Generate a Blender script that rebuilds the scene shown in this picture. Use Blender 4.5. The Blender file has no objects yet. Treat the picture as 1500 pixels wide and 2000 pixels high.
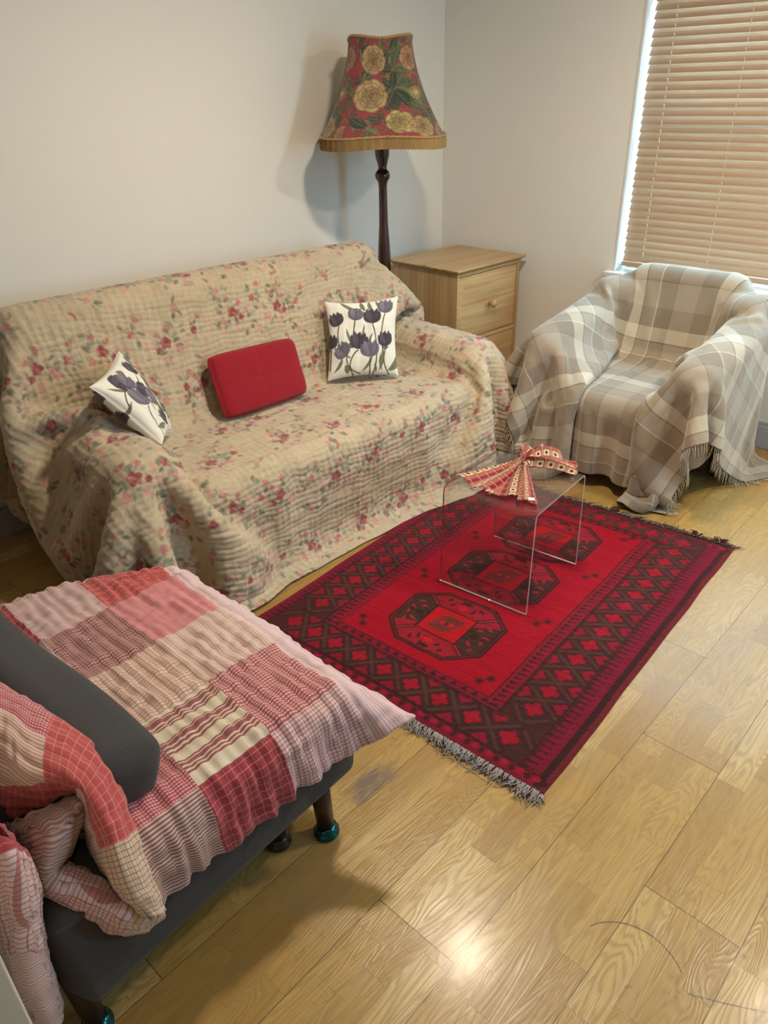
import bpy, math
import numpy as np
from mathutils import Vector, Matrix

# ------------------------------------------------------------------ camera, world, lights, exposure
PI = math.pi
SC = bpy.context.scene
COL = SC.collection
CAM_H = 1.6
F_PX, PITCH, ROLL, AZ = 1465.0, math.radians(29.44), math.radians(1.454), math.radians(43.39)


def camera():
    fh = Vector((-math.sin(AZ), math.cos(AZ), 0)); up = Vector((0, 0, 1))
    f = fh * math.cos(PITCH) - up * math.sin(PITCH)
    r0 = f.cross(up).normalized(); u0 = r0.cross(f)
    c, s = math.cos(ROLL), math.sin(ROLL)
    r = r0 * c - u0 * s; u = u0 * c + r0 * s
    cd = bpy.data.cameras.new('camera'); cam = bpy.data.objects.new('camera', cd); COL.objects.link(cam)
    m = Matrix((r, u, -f)).transposed().to_4x4(); m.translation = Vector((0, 0, CAM_H))
    cam.matrix_world = m
    cd.sensor_fit = 'VERTICAL'; cd.sensor_height = 36.0; cd.lens = F_PX / 2000 * 36.0
    cd.clip_start = 0.02
    SC.camera = cam


camera()
SC.view_settings.view_transform = 'Standard'
SC.view_settings.look = 'None'
SC.view_settings.gamma = 1.0
SC.view_settings.use_curve_mapping = False
SC.view_settings.exposure = 0.0

world = bpy.data.worlds.new('world'); SC.world = world; world.use_nodes = True
wn = world.node_tree.nodes; wn['Background'].inputs['Color'].default_value = (0.38, 0.72, 1.0, 1)
wn['Background'].inputs['Strength'].default_value = 24.0


def area(name, loc, size, power, color, rot=(0, 0, 0), shape='DISK', size_y=None, spread=None, portal=False):
    d = bpy.data.lights.new(name, 'AREA'); d.shape = shape; d.size = size
    if size_y: d.size_y = size_y
    d.energy = power; d.color = color
    if spread: d.spread = spread
    if portal: d.cycles.is_portal = True
    o = bpy.data.objects.new(name, d); o.location = loc; o.rotation_euler = rot; COL.objects.link(o)
    return o


WALL_X, WALL_Y, CEIL = -3.02, 3.77, 2.5
WIN = dict(x0=-1.87, x1=-0.35, z0=0.745, z1=2.15)
LAMP_A = (-1.32, 1.94)
LAMP_B = (0.05, 2.75)
WARM = (1.0, 0.865, 0.68)
area('ceiling_lamp_light', (LAMP_A[0], LAMP_A[1], CEIL - 0.065), 0.16, 36, WARM)
area('ceiling_lamp_light', (LAMP_B[0], LAMP_B[1], CEIL - 0.065), 0.16, 32, WARM)
area('ceiling_lamp_light', (-0.1, 0.3, CEIL - 0.065), 0.16, 1.5, WARM)  # weak fill lamp, added above the doorway out of view
area('window_portal', ((WIN['x0'] + WIN['x1']) / 2, WALL_Y + 0.21, (WIN['z0'] + WIN['z1']) / 2), WIN['x1'] - WIN['x0'], 1,
     (1, 1, 1), (PI / 2, 0, 0), 'RECTANGLE', WIN['z1'] - WIN['z0'], portal=True)

area('window_portal', (1.3 + 0.11, 2.15, 1.5), 1.1, 1, (1, 1, 1), (0, PI / 2, 0), 'RECTANGLE', 0.5, portal=True)  # portal of the added side window

# ------------------------------------------------------------------ helpers


def tag(o, label=None, cat=None, group=None, kind=None):
    if label: o['label'] = label
    if cat: o['category'] = cat
    if group: o['group'] = group
    if kind: o['kind'] = kind
    return o


def empty(name, loc=(0, 0, 0), rz=0.0):
    o = bpy.data.objects.new(name, None); o.location = loc; o.rotation_euler = (0, 0, rz)
    o.empty_display_size = 0.1; COL.objects.link(o)
    bpy.context.view_layer.update()
    return o


def link(name, verts, faces, mat=None, parent=None, smooth=True, uv=None, col=None, fcol=None, quads=None):
    """one mesh object; uv / col are per vertex arrays, fcol a dict of per face colours; coordinates are local to the parent"""
    me = bpy.data.meshes.new(name)
    if quads is not None:
        verts = np.ascontiguousarray(verts, dtype=np.float32).reshape(-1, 3); quads = np.ascontiguousarray(quads, dtype=np.int32)
        nq = len(quads)
        me.vertices.add(len(verts)); me.vertices.foreach_set('co', verts.ravel())
        me.loops.add(nq * 4); me.loops.foreach_set('vertex_index', quads.ravel())
        me.polygons.add(nq); me.polygons.foreach_set('loop_start', np.arange(nq, dtype=np.int32) * 4)
        try:
            me.polygons.foreach_set('loop_total', np.full(nq, 4, dtype=np.int32))
        except Exception:
            pass
        me.update(calc_edges=True)
    else:
        me.from_pydata([tuple(v) for v in verts], [], [tuple(f) for f in faces]); me.update()
    if smooth:
        me.polygons.foreach_set('use_smooth', np.ones(len(me.polygons), dtype=bool))
    lv = None
    if uv is not None:
        lv = np.empty(len(me.loops), dtype=np.int32); me.loops.foreach_get('vertex_index', lv)
        ul = me.uv_layers.new(name='UVMap'); ul.data.foreach_set('uv', np.asarray(uv, dtype=np.float32).reshape(-1, 2)[lv].ravel())
    if col is not None:
        c = np.ones((len(me.vertices), 4), dtype=np.float32); c[:, :3] = np.asarray(col, dtype=np.float32).reshape(-1, 3)
        a = me.attributes.new('dye', 'FLOAT_COLOR', 'POINT'); a.data.foreach_set('color', c.ravel())
    if fcol:
        for k, v in fcol.items():
            v = np.asarray(v, dtype=np.float32); c = np.ones((len(me.polygons), 4), dtype=np.float32); c[:, :3] = v
            a = me.attributes.new(k, 'FLOAT_COLOR', 'FACE'); a.data.foreach_set('color', c.ravel())
    o = bpy.data.objects.new(name, me); COL.objects.link(o)
    if mat: me.materials.append(mat)
    if parent: o.parent = parent
    return o


def grid_quads(H, W, closed_u=False):
    i = np.arange(H * W).reshape(H, W)
    if closed_u: i = np.concatenate([i, i[:, :1]], 1)
    return np.stack([i[:-1, :-1], i[:-1, 1:], i[1:, 1:], i[1:, :-1]], -1).reshape(-1, 4)


def mod(o, kind, **kw):
    m = o.modifiers.new(kind.lower(), kind)
    for k, v in kw.items(): setattr(m, k, v)
    return o


class MB:
    """collects shapes into one mesh"""
    def __init__(s): s.v = []; s.f = []

    def add(s, v, f):
        n = len(s.v); s.v += [tuple(p) for p in v]; s.f += [tuple(i + n for i in q) for q in f]; return s

    def box(s, c, d, rot=None):
        x, y, z = (q / 2 for q in d); m = rot if rot else Matrix.Identity(3)
        v = [m @ Vector((a * x, b * y, e * z)) + Vector(c) for a in (-1, 1) for b in (-1, 1) for e in (-1, 1)]
        return s.add(v, [(0, 1, 3, 2), (4, 6, 7, 5), (0, 4, 5, 1), (2, 3, 7, 6), (0, 2, 6, 4), (1, 5, 7, 3)])

    def bb(s, lo, hi):
        return s.box([(a + b) / 2 for a, b in zip(lo, hi)], [b - a for a, b in zip(lo, hi)])

    def lathe(s, prof, n=32, c=(0, 0, 0), m=None):
        m = m if m else Matrix.Identity(3); v = []; f = []
        for r, z in prof:
            for k in range(n):
                a = 2 * PI * k / n; v.append(m @ Vector((r * math.cos(a), r * math.sin(a), z)) + Vector(c))
        for j in range(len(prof) - 1):
            for k in range(n):
                k2 = (k + 1) % n; f.append((j * n + k, j * n + k2, (j + 1) * n + k2, (j + 1) * n + k))
        f.append(tuple(range(n - 1, -1, -1))); f.append(tuple((len(prof) - 1) * n + k for k in range(n)))
        return s.add(v, f)

    def tube(s, pts, r, n=8):
        pts = [Vector(p) for p in pts]; v = []; f = []; rr = r if hasattr(r, '__len__') else [r] * len(pts)
        ref = Vector((0, 0, 1))
        for i, p in enumerate(pts):
            t = (pts[min(i + 1, len(pts) - 1)] - pts[max(i - 1, 0)]).normalized()
            if abs(t.dot(ref)) > 0.95: ref = Vector((1, 0, 0))
            a = t.cross(ref).normalized(); b = t.cross(a)
            for k in range(n):
                w = 2 * PI * k / n; v.append(p + (a * math.cos(w) + b * math.sin(w)) * rr[i])
        for j in range(len(pts) - 1):
            for k in range(n):
                k2 = (k + 1) % n; f.append((j * n + k, j * n + k2, (j + 1) * n + k2, (j + 1) * n + k))
        f.append(tuple(range(n - 1, -1, -1))); f.append(tuple((len(pts) - 1) * n + k for k in range(n)))
        return s.add(v, f)

    def build(s, name, mat, parent=None, bevel=0, seg=2, smooth=False, **kw):
        o = link(name, s.v, s.f, mat, parent, smooth)
        if bevel:
            mod(o, 'BEVEL', width=bevel, segments=seg, limit_method='ANGLE', angle_limit=math.radians(40))
            o.data.polygons.foreach_set('use_smooth', np.ones(len(o.data.polygons), dtype=bool))
            mod(o, 'WEIGHTED_NORMAL')
        return o


# node shorthand
class NT:
    def __init__(s, name, rough=0.8, spec=0.3, sheen=0.0):
        s.m = bpy.data.materials.new(name); s.m.use_nodes = True; s.t = s.m.node_tree; s.b = s.t.nodes['Principled BSDF']
        s.b.inputs['Roughness'].default_value = rough; s.b.inputs['Specular IOR Level'].default_value = spec
        if sheen:
            s.b.inputs['Sheen Weight'].default_value = sheen; s.b.inputs['Sheen Roughness'].default_value = 0.5

    def n(s, kind, **kw):
        nd = s.t.nodes.new('ShaderNode' + kind)
        for k, v in kw.items(): setattr(nd, k, v)
        return nd

    def put(s, sock, v):
        if hasattr(v, 'links') or hasattr(v, 'is_output'): s.t.links.new(v, sock)
        else: sock.default_value = v

    def math(s, op, *a):
        nd = s.n('Math', operation=op)
        for i, v in enumerate(a): s.put(nd.inputs[i], v)
        return nd.outputs[0]

    def mix(s, f, a, b, mode='MIX'):
        nd = s.n('Mix', data_type='RGBA', blend_type=mode); s.put(nd.inputs[0], f)
        for i, v in ((6, a), (7, b)):
            s.put(nd.inputs[i], v if not isinstance(v, tuple) else (*v, 1) if len(v) == 3 else v)
        return nd.outputs[2]

    def noise(s, vec, scale, detail=2, rough=0.5, dist=0.0):
        nd = s.n('TexNoise'); s.t.links.new(vec, nd.inputs['Vector']); nd.inputs['Scale'].default_value = scale
        nd.inputs['Detail'].default_value = detail; nd.inputs['Roughness'].default_value = rough; nd.inputs['Distortion'].default_value = dist
        return nd.outputs['Fac']

    def coord(s, which='Object'): return s.n('TexCoord').outputs[which]

    def scale(s, vec, xyz, off=None):
        nd = s.n('Mapping'); s.t.links.new(vec, nd.inputs['Vector']); nd.inputs['Scale'].default_value = xyz
        if off: nd.inputs['Location'].default_value = off
        return nd.outputs[0]

    def xyz(s, vec):
        nd = s.n('SeparateXYZ'); s.t.links.new(vec, nd.inputs[0]); return nd.outputs

    def vec(s, x, y, z):
        nd = s.n('CombineXYZ')
        for i, v in enumerate((x, y, z)): s.put(nd.inputs[i], v)
        return nd.outputs[0]

    def ramp(s, fac, stops, mode='LINEAR'):
        nd = s.n('ValToRGB'); nd.color_ramp.interpolation = mode; s.put(nd.inputs[0], fac)
        e = nd.color_ramp.elements
        while len(e) > 1: e.remove(e[-1])
        e[0].position = stops[0][0]; e[0].color = (*stops[0][1], 1) if len(stops[0][1]) == 3 else stops[0][1]
        for p, c in stops[1:]:
            q = e.new(p); q.color = (*c, 1)
        return nd.outputs[0]

    def bump(s, h, strength=0.3, dist=0.01):
        nd = s.n('Bump'); nd.inputs['Strength'].default_value = strength; nd.inputs['Distance'].default_value = dist
        s.put(nd.inputs['Height'], h); s.t.links.new(nd.outputs[0], s.b.inputs['Normal']); return nd.outputs[0]

    def attr(s, name): return s.n('Attribute', attribute_name=name).outputs['Color']

    def color(s, v): s.put(s.b.inputs['Base Color'], v if not isinstance(v, tuple) else (*v, 1)); return s

    def rgh(s, v): s.put(s.b.inputs['Roughness'], v); return s


def plain(name, c, rough=0.6, spec=0.3, metal=0.0, var=0.0, nscale=6.0):
    t = NT(name, rough, spec); t.b.inputs['Metallic'].default_value = metal
    if var:
        f = t.noise(t.coord(), nscale, 3); t.color(t.mix(f, tuple(q * (1 - var) for q in c), tuple(min(1, q * (1 + var)) for q in c)))
    else:
        t.color(c)
    return t.m


def sm(a, b, x):
    t = np.clip((np.asarray(x, float) - a) / (b - a), 0, 1); return t * t * (3 - 2 * t)


def cr_basis(n, m):
    """Catmull-Rom resampling matrix from n samples to m"""
    t = np.linspace(0, n - 1, m); i = np.minimum(t.astype(int), n - 2); f = t - i
    B = np.zeros((m, n)); w = [(-f + 2 * f * f - f ** 3) / 2, (2 - 5 * f * f + 3 * f ** 3) / 2, (f + 4 * f * f - 3 * f ** 3) / 2, (f ** 3 - f * f) / 2]
    for k, wk in zip((-1, 0, 1, 2), w):
        j = i + k
        lo = j < 0; hi = j > n - 1; ok = ~(lo | hi); r = np.arange(m)
        np.add.at(B, (r[ok], j[ok]), wk[ok])
        np.add.at(B, (r[lo], np.zeros(lo.sum(), int)), 2 * wk[lo]); np.add.at(B, (r[lo], np.ones(lo.sum(), int)), -wk[lo])
        np.add.at(B, (r[hi], np.full(hi.sum(), n - 1)), 2 * wk[hi]); np.add.at(B, (r[hi], np.full(hi.sum(), n - 2)), -wk[hi])
    return B


def upsample(P, H, W):
    P = np.asarray(P, float)
    return np.einsum('ai,bj,ijk->abk', cr_basis(P.shape[0], H), cr_basis(P.shape[1], W), P, optimize=True)


def normals(P):
    du = np.gradient(P, axis=1); dv = np.gradient(P, axis=0); n = np.cross(du, dv)
    return n / (np.linalg.norm(n, axis=-1, keepdims=True) + 1e-12)


def vnoise(x, y, seed=0):
    """smooth value noise, about -1..1"""
    x = np.asarray(x, float); y = np.asarray(y, float); xi = np.floor(x).astype(int); yi = np.floor(y).astype(int); fx = x - xi; fy = y - yi
    fx = fx * fx * (3 - 2 * fx); fy = fy * fy * (3 - 2 * fy)

    def h(a, b):
        n = (a * 374761393 + b * 668265263 + seed * 1442695041) & 0xffffffff; n = ((n ^ (n >> 13)) * 1274126177) & 0xffffffff
        return ((n ^ (n >> 16)) & 0xffff) / 32767.5 - 1
    return (h(xi, yi) * (1 - fx) + h(xi + 1, yi) * fx) * (1 - fy) + (h(xi, yi + 1) * (1 - fx) + h(xi + 1, yi + 1) * fx) * fy


# ------------------------------------------------------------------ cloth relaxation against rounded boxes
class Body:
    def __init__(s): s.p = []

    def box(s, c, half, r=0.03, rot=None):
        R = np.array(rot) if rot is not None else np.eye(3); s.p.append((np.array(c, float), np.array(half, float), r, R)); return s

    def dist(s, P):
        best = np.full(len(P), 1e9); G = np.zeros_like(P)
        for c, hf, r, R in s.p:
            L = (P - c) @ R; q = np.abs(L) - (hf - r); o = np.maximum(q, 0); ol = np.linalg.norm(o, axis=1)
            mx = q.max(1); d = np.where(ol > 0, ol, mx) - r
            g = np.where((ol > 0)[:, None], o / (ol[:, None] + 1e-12), (q == mx[:, None]).astype(float)) * np.sign(L)
            k = d < best
            best[k] = d[k]; G[k] = (g @ R.T)[k]
        return best, G


def relax(P, rest_u, rest_v, body, steps=200, iters=10, th=0.012, mu=0.5, bend=0.3, shear=0.6, targets=(), floor=0.006, walls=(), dt=0.012, damp=0.985, wind=None):
    """P is H x W x 3 (v, u); rest lengths in metres; targets: (mask HxW, positions HxWx3, weight(step))"""
    P = P.copy(); V = np.zeros_like(P); g = np.array([0, 0, -9.8])
    H, W = P.shape[:2]
    dg = math.hypot(rest_u, rest_v)

    def solve(a, b, L, k, tens=False):
        d = b - a; l = np.sqrt((d * d).sum(-1, keepdims=True)) + 1e-9; s = (l - L) / l * (0.5 * k)
        if tens: s = np.maximum(s, 0) + np.minimum(s, 0) * 0.35
        d *= s; a += d; b -= d
    for st in range(steps):
        old = P.copy(); V += g * dt; P += V * dt
        for it in range(iters):
            for o in (0, 1):
                n = (W - o) // 2 * 2; solve(P[:, o:o + n:2], P[:, o + 1:o + n:2], rest_u, 1.0)
                n = (H - o) // 2 * 2; solve(P[o:o + n:2], P[o + 1:o + n:2], rest_v, 1.0)
            for o in (0, 1):
                n = (H - o) // 2 * 2
                a = P[o:o + n:2]; b = P[o + 1:o + n:2]
                for q in (0, 1):
                    m = (W - q) // 2 * 2
                    solve(a[:, q:q + m:2], b[:, q + 1:q + m:2], dg, shear); solve(b[:, q:q + m:2], a[:, q + 1:q + m:2], dg, shear)
            if bend:
                for o in range(4):
                    n = (W - o) // 4 * 4
                    if n > 0: solve(P[:, o:o + n:4], P[:, o + 2:o + n:4], 2 * rest_u, bend)
                    n = (H - o) // 4 * 4
                    if n > 0: solve(P[o:o + n:4], P[o + 2:o + n:4], 2 * rest_v, bend)
            for mask, pos, wt in targets:
                w = wt(st)
                if w > 0: P[mask] += (pos[mask] - P[mask]) * w
            if it % 3 == 2 or it == iters - 1:
                F = P.reshape(-1, 3); d, G = body.dist(F); k = d < th
                if k.any():
                    push = (th - d[k])[:, None] * G[k]; F[k] += push
                    O = old.reshape(-1, 3)[k]; mv = F[k] - O; nrm = (mv * G[k]).sum(1, keepdims=True) * G[k]; tan = mv - nrm
                    F[k] -= tan * mu
                fl = F[:, 2] < floor
                F[fl, 2] = floor; F[fl, :2] -= (F[fl, :2] - old.reshape(-1, 3)[fl, :2]) * 0.7
                for ax, sgn, lim in walls:
                    w_ = F[:, ax] * sgn < lim * sgn; F[w_, ax] = lim
                P = F.reshape(H, W, 3)
        V = (P - old) / dt * damp
        sp = np.linalg.norm(V, axis=-1, keepdims=True); V *= np.minimum(1, 2.0 / (sp + 1e-9))
    return P


def rotz(P, a, t):
    c, s = math.cos(a), math.sin(a); P = np.asarray(P, float); Q = P.copy()
    Q[..., 0] = P[..., 0] * c - P[..., 1] * s + t[0]; Q[..., 1] = P[..., 0] * s + P[..., 1] * c + t[1]; Q[..., 2] = P[..., 2] + t[2]
    return Q


# ------------------------------------------------------------------ drawing of woven / printed designs into arrays
class Canvas:
    def __init__(s, w, h, res, base, seed=1):
        s.w, s.h, s.res = w, h, res; s.nx = int(round(w / res)) + 1; s.ny = int(round(h / res)) + 1
        s.a = np.empty((s.ny, s.nx, 3)); s.a[:] = base; s.X = np.linspace(0, w, s.nx); s.Y = np.linspace(0, h, s.ny); s.rs = np.random.RandomState(seed)

    def win(s, x0, x1, y0, y1):
        i0 = max(0, int(x0 / s.w * (s.nx - 1))); i1 = min(s.nx, int(x1 / s.w * (s.nx - 1)) + 2)
        j0 = max(0, int(y0 / s.h * (s.ny - 1))); j1 = min(s.ny, int(y1 / s.h * (s.ny - 1)) + 2)
        if i0 >= i1 or j0 >= j1: return None
        X, Y = np.meshgrid(s.X[i0:i1], s.Y[j0:j1]); return (slice(j0, j1), slice(i0, i1)), X, Y

    def paint(s, sl, m, c, al=1.0):
        v = s.a[sl]; k = (m * al)[..., None]; v[:] = v * (1 - k) + np.asarray(c) * k

    def poly(s, pts, c, al=1.0):
        p = np.asarray(pts, float); r = s.win(p[:, 0].min(), p[:, 0].max(), p[:, 1].min(), p[:, 1].max())
        if not r: return s
        sl, X, Y = r; m = np.zeros(X.shape, bool); n = len(p)
        for i in range(n):
            x0, y0 = p[i]; x1, y1 = p[(i + 1) % n]
            if y0 == y1: continue
            m ^= ((Y > min(y0, y1)) & (Y <= max(y0, y1)) & (X < x0 + (Y - y0) * (x1 - x0) / (y1 - y0)))
        s.paint(sl, m.astype(float), c, al); return s

    def ell(s, x, y, rx, ry, c, rot=0.0, al=1.0, shade=None):
        R = max(rx, ry); r = s.win(x - R, x + R, y - R, y + R)
        if not r: return s
        sl, X, Y = r; cc, ss = math.cos(rot), math.sin(rot); u = ((X - x) * cc + (Y - y) * ss) / rx; v = (-(X - x) * ss + (Y - y) * cc) / ry
        q = u * u + v * v; m = (q <= 1).astype(float)
        if shade is not None:
            k = np.clip(q, 0, 1)[..., None]; colr = np.asarray(c) * (1 - k) + np.asarray(shade) * k
            vv = s.a[sl]; mm = (m * al)[..., None]; vv[:] = vv * (1 - mm) + colr * mm
        else: s.paint(sl, m, c, al)
        return s

    def line(s, pts, wd, c, al=1.0):
        pts = np.asarray(pts, float)
        for (x0, y0), (x1, y1) in zip(pts[:-1], pts[1:]):
            r = s.win(min(x0, x1) - wd, max(x0, x1) + wd, min(y0, y1) - wd, max(y0, y1) + wd)
            if not r: continue
            sl, X, Y = r; dx, dy = x1 - x0, y1 - y0; L = dx * dx + dy * dy + 1e-12; t = np.clip(((X - x0) * dx + (Y - y0) * dy) / L, 0, 1)
            d = np.hypot(X - x0 - t * dx, Y - y0 - t * dy); s.paint(sl, np.clip((wd / 2 - d) / s.res + 0.5, 0, 1), c, al)
        return s

    def rect(s, x0, x1, y0, y1, c, al=1.0):
        r = s.win(x0, x1, y0, y1)
        if r: s.paint(r[0], ((r[1] >= x0) & (r[1] <= x1) & (r[2] >= y0) & (r[2] <= y1)).astype(float), c, al)
        return s

    def sample(s, U, V):
        x = np.clip(U / s.w, 0, 1) * (s.nx - 1); y = np.clip(V / s.h, 0, 1) * (s.ny - 1); i = np.minimum(x.astype(int), s.nx - 2); j = np.minimum(y.astype(int), s.ny - 2)
        fx = (x - i)[..., None]; fy = (y - j)[..., None]; a = s.a
        return (a[j, i] * (1 - fx) + a[j, i + 1] * fx) * (1 - fy) + (a[j + 1, i] * (1 - fx) + a[j + 1, i + 1] * fx) * fy


def leaf_pts(x, y, L, w, ang, n=7, bend=0.0):
    t = np.linspace(0, 1, n); up = np.sin(t * PI) ** 0.8 * w / 2; c, s = math.cos(ang), math.sin(ang); P = []
    off = bend * np.sin(t * PI) * L
    for k in range(n): P.append((t[k] * L, up[k] + off[k]))
    for k in range(n - 2, 0, -1): P.append((t[k] * L, -up[k] + off[k]))
    return [(x + a * c - b * s, y + a * s + b * c) for a, b in P]


# ------------------------------------------------------------------ the room
def floor_mat():
    t = NT('oak_floor', 0.3, 0.5); co = t.xyz(t.coord()); X, Y = co[0], co[1]
    sx = t.math('DIVIDE', t.math('ADD', X, 0.315), 0.07167); strip = t.math('FLOOR', sx); fs = t.math('FRACT', sx)
    bx = t.math('DIVIDE', t.math('ADD', X, 0.315), 0.215); board = t.math('FLOOR', bx); fb = t.math('FRACT', bx)
    wn_ = t.n('TexWhiteNoise', noise_dimensions='1D'); t.put(wn_.inputs['W'], strip)
    rs = wn_.outputs['Value']
    by = t.math('DIVIDE', t.math('SUBTRACT', t.math('SUBTRACT', Y, 1.17), t.math('MULTIPLY', board, -0.43)), 1.29); fy = t.math('FRACT', by); bid = t.math('FLOOR', by)
    # joints of the short staves; the board end is a joint as well
    sy = t.math('ADD', t.math('MULTIPLY', by, 3.4), t.math('MULTIPLY', rs, 5.0)); cell = t.math('FLOOR', sy); fc = t.math('FRACT', sy)
    key = t.vec(strip, cell, bid); w3 = t.n('TexWhiteNoise', noise_dimensions='3D'); t.put(w3.inputs['Vector'], key); r1 = w3.outputs['Value']; rc = w3.outputs['Color']
    rx = t.xyz(rc)
    # grain: long fibres plus cathedral figure, different on every stave
    gv = t.vec(t.math('ADD', X, t.math('MULTIPLY', rx[1], 9.0)), t.math('ADD', Y, t.math('MULTIPLY', rx[2], 23.0)), r1)
    fib = t.noise(t.scale(gv, (170, 7, 1)), 1.0, 4, 0.65); fib2 = t.noise(t.scale(gv, (60, 3.0, 1)), 1.0, 3, 0.6)
    fld = t.noise(t.scale(gv, (11, 1.6, 1)), 1.0, 2, 0.55, 0.6)
    rings = t.math('SINE', t.math('MULTIPLY', t.math('ADD', fld, t.math('MULTIPLY', fib, 0.035)), 150.0)); ring = t.math('POWER', t.math('MULTIPLY', t.math('ADD', rings, 1.0), 0.5), 1.6)
    base = t.ramp(r1, [(0, (0.32, 0.175, 0.034)), (0.3, (0.42, 0.25, 0.052)), (0.62, (0.50, 0.31, 0.070)), (0.9, (0.57, 0.375, 0.105)), (1.0, (0.74, 0.56, 0.24))])
    c = t.mix(t.math('MULTIPLY', ring, 0.60), base, (0.235, 0.125, 0.04)); c = t.mix(t.math('MULTIPLY', t.math('SUBTRACT', 1.0, fib), 0.85), c, (0.25, 0.14, 0.045))
    c = t.mix(t.math('MULTIPLY', fib2, 0.38), c, (0.60, 0.40, 0.14))
    # wear: greyed patches and small dark marks
    wear = t.noise(t.coord(), 2.6, 5, 0.62); wf = t.ramp(wear, [(0.56, (0, 0, 0)), (0.78, (1, 1, 1))]); c = t.mix(t.math('MULTIPLY', wf, 0.5), c, (0.27, 0.20, 0.12))
    spot = t.noise(t.scale(t.coord(), (1, 1, 1), (4.1, 2.2, 0)), 24, 3, 0.7); sf = t.ramp(spot, [(0.67, (0, 0, 0)), (0.73, (1, 1, 1))]); c = t.mix(t.math('MULTIPLY', sf, 0.6), c, (0.10, 0.06, 0.03))

    def stain(x, y, rx_, ry_, amt, colr):
        nonlocal c
        d = t.math('SQRT', t.math('ADD', t.math('POWER', t.math('DIVIDE', t.math('SUBTRACT', X, x), rx_), 2.0), t.math('POWER', t.math('DIVIDE', t.math('SUBTRACT', Y, y), ry_), 2.0)))
        d = t.math('ADD', d, t.math('MULTIPLY', t.math('SUBTRACT', t.noise(t.scale(t.coord(), (40, 14, 1)), 1.0, 4, 0.7), 0.5), 2.4))
        f = t.ramp(d, [(0.35, (1, 1, 1)), (1.0, (0, 0, 0))]); c = t.mix(t.math('MULTIPLY', f, amt), c, colr)
    stain(-0.985, 0.965, 0.05, 0.10, 0.75, (0.12, 0.10, 0.10))
    sc = t.noise(t.scale(t.coord(), (2.2, 46, 1), (1.3, 0.4, 0)), 1.0, 3, 0.5, 1.2); sl_ = t.math('ABSOLUTE', t.math('SUBTRACT', sc, 0.5)); sk = t.ramp(sl_, [(0.0, (1, 1, 1)), (0.008, (0, 0, 0))]); mk = t.ramp(t.noise(t.coord(), 3.1, 2), [(0.52, (0, 0, 0)), (0.62, (1, 1, 1))]); c = t.mix(t.math('MULTIPLY', t.math('MULTIPLY', sk, mk), 0.35), c, (0.12, 0.075, 0.035))
    # gaps between staves (fine) and between boards (dark)

    def near(fr, wd):  # 1 close to 0 or 1
        a = t.math('MINIMUM', fr, t.math('SUBTRACT', 1.0, fr)); return t.math('LESS_THAN', a, wd)
    thin = t.math('MAXIMUM', near(fs, 0.006), near(fc, 0.0016)); dark = t.math('MAXIMUM', near(fb, 0.0045), near(fy, 0.0009))
    c = t.mix(t.math('MULTIPLY', thin, 0.4), c, (0.16, 0.09, 0.035)); c = t.mix(t.math('MULTIPLY', dark, 0.8), c, (0.06, 0.035, 0.015))

    def arc(x, y, r, wd, x0, x1, y0, y1, amt):   # curved scuff of a chair leg
        nonlocal c
        d = t.math('ABSOLUTE', t.math('SUBTRACT', t.math('SQRT', t.math('ADD', t.math('POWER', t.math('SUBTRACT', X, x), 2.0), t.math('POWER', t.math('SUBTRACT', Y, y), 2.0))), r))
        f = t.math('LESS_THAN', t.math('ADD', d, t.math('MULTIPLY', t.noise(t.coord(), 160, 2), wd)), wd)
        for a, lim in ((X, (x0, x1)), (Y, (y0, y1))):
            f = t.math('MULTIPLY', f, t.math('MULTIPLY', t.math('GREATER_THAN', a, lim[0]), t.math('LESS_THAN', a, lim[1])))
        c = t.mix(t.math('MULTIPLY', f, amt), c, (0.07, 0.055, 0.04))
    for a in SCUFFS: arc(*a)
    t.color(c)
    sm_ = t.noise(t.coord(), 9, 4, 0.7); ro = t.math('ADD', t.math('MULTIPLY', sm_, 0.20), t.math('ADD', 0.17, t.math('MULTIPLY', fib, 0.10))); t.rgh(ro)
    t.b.inputs['Coat Weight'].default_value = 0.12; t.b.inputs['Coat Roughness'].default_value = 0.16; t.b.inputs['Specular IOR Level'].default_value = 0.42
    h = t.math('ADD', t.math('MULTIPLY', fib, 0.35), t.math('MULTIPLY', ring, 0.15)); h = t.math('SUBTRACT', h, t.math('MULTIPLY', t.math('MAXIMUM', dark, t.math('MULTIPLY', thin, 0.3)), 1.5))
    h = t.math('ADD', h, t.math('MULTIPLY', t.noise(t.coord(), 14, 3, 0.6), 0.4)); t.bump(h, 0.30, 0.004)
    return t.m


SCUFFS = [(-0.2522, 0.9503, 0.1195, 0.0038, -0.36, -0.17, 1.0, 1.2, 0.75), (-0.78, 2.34, 1.477, 0.0032, -0.145, 0.02, 1.0, 1.1, 0.75)]
PLASTER = plain('cream_painted_plaster', (0.80, 0.77, 0.70), 0.85, 0.2, 0, 0.015, 1.5)
DIMW = plain('bounce_dimmed_paint', (0.36, 0.34, 0.30), 0.85, 0.2)  # unseen walls coloured darker to cut bounce light and raise contrast
t_ = NT('white_ceiling', 0.9, 0.2); t_.color((0.60, 0.57, 0.52)); CEILM = t_.m
GLOSSW = plain('white_gloss_paint', (0.78, 0.79, 0.78), 0.3, 0.5)
SKIRTM = plain('lilac_grey_painted_skirting', (0.42, 0.40, 0.42), 0.45, 0.4)
X1, Y0 = 1.3, -0.75


def struct(mb, name, mat, **kw):
    o = mb.build(name, mat, **kw); o['kind'] = 'structure'; return o


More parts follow.
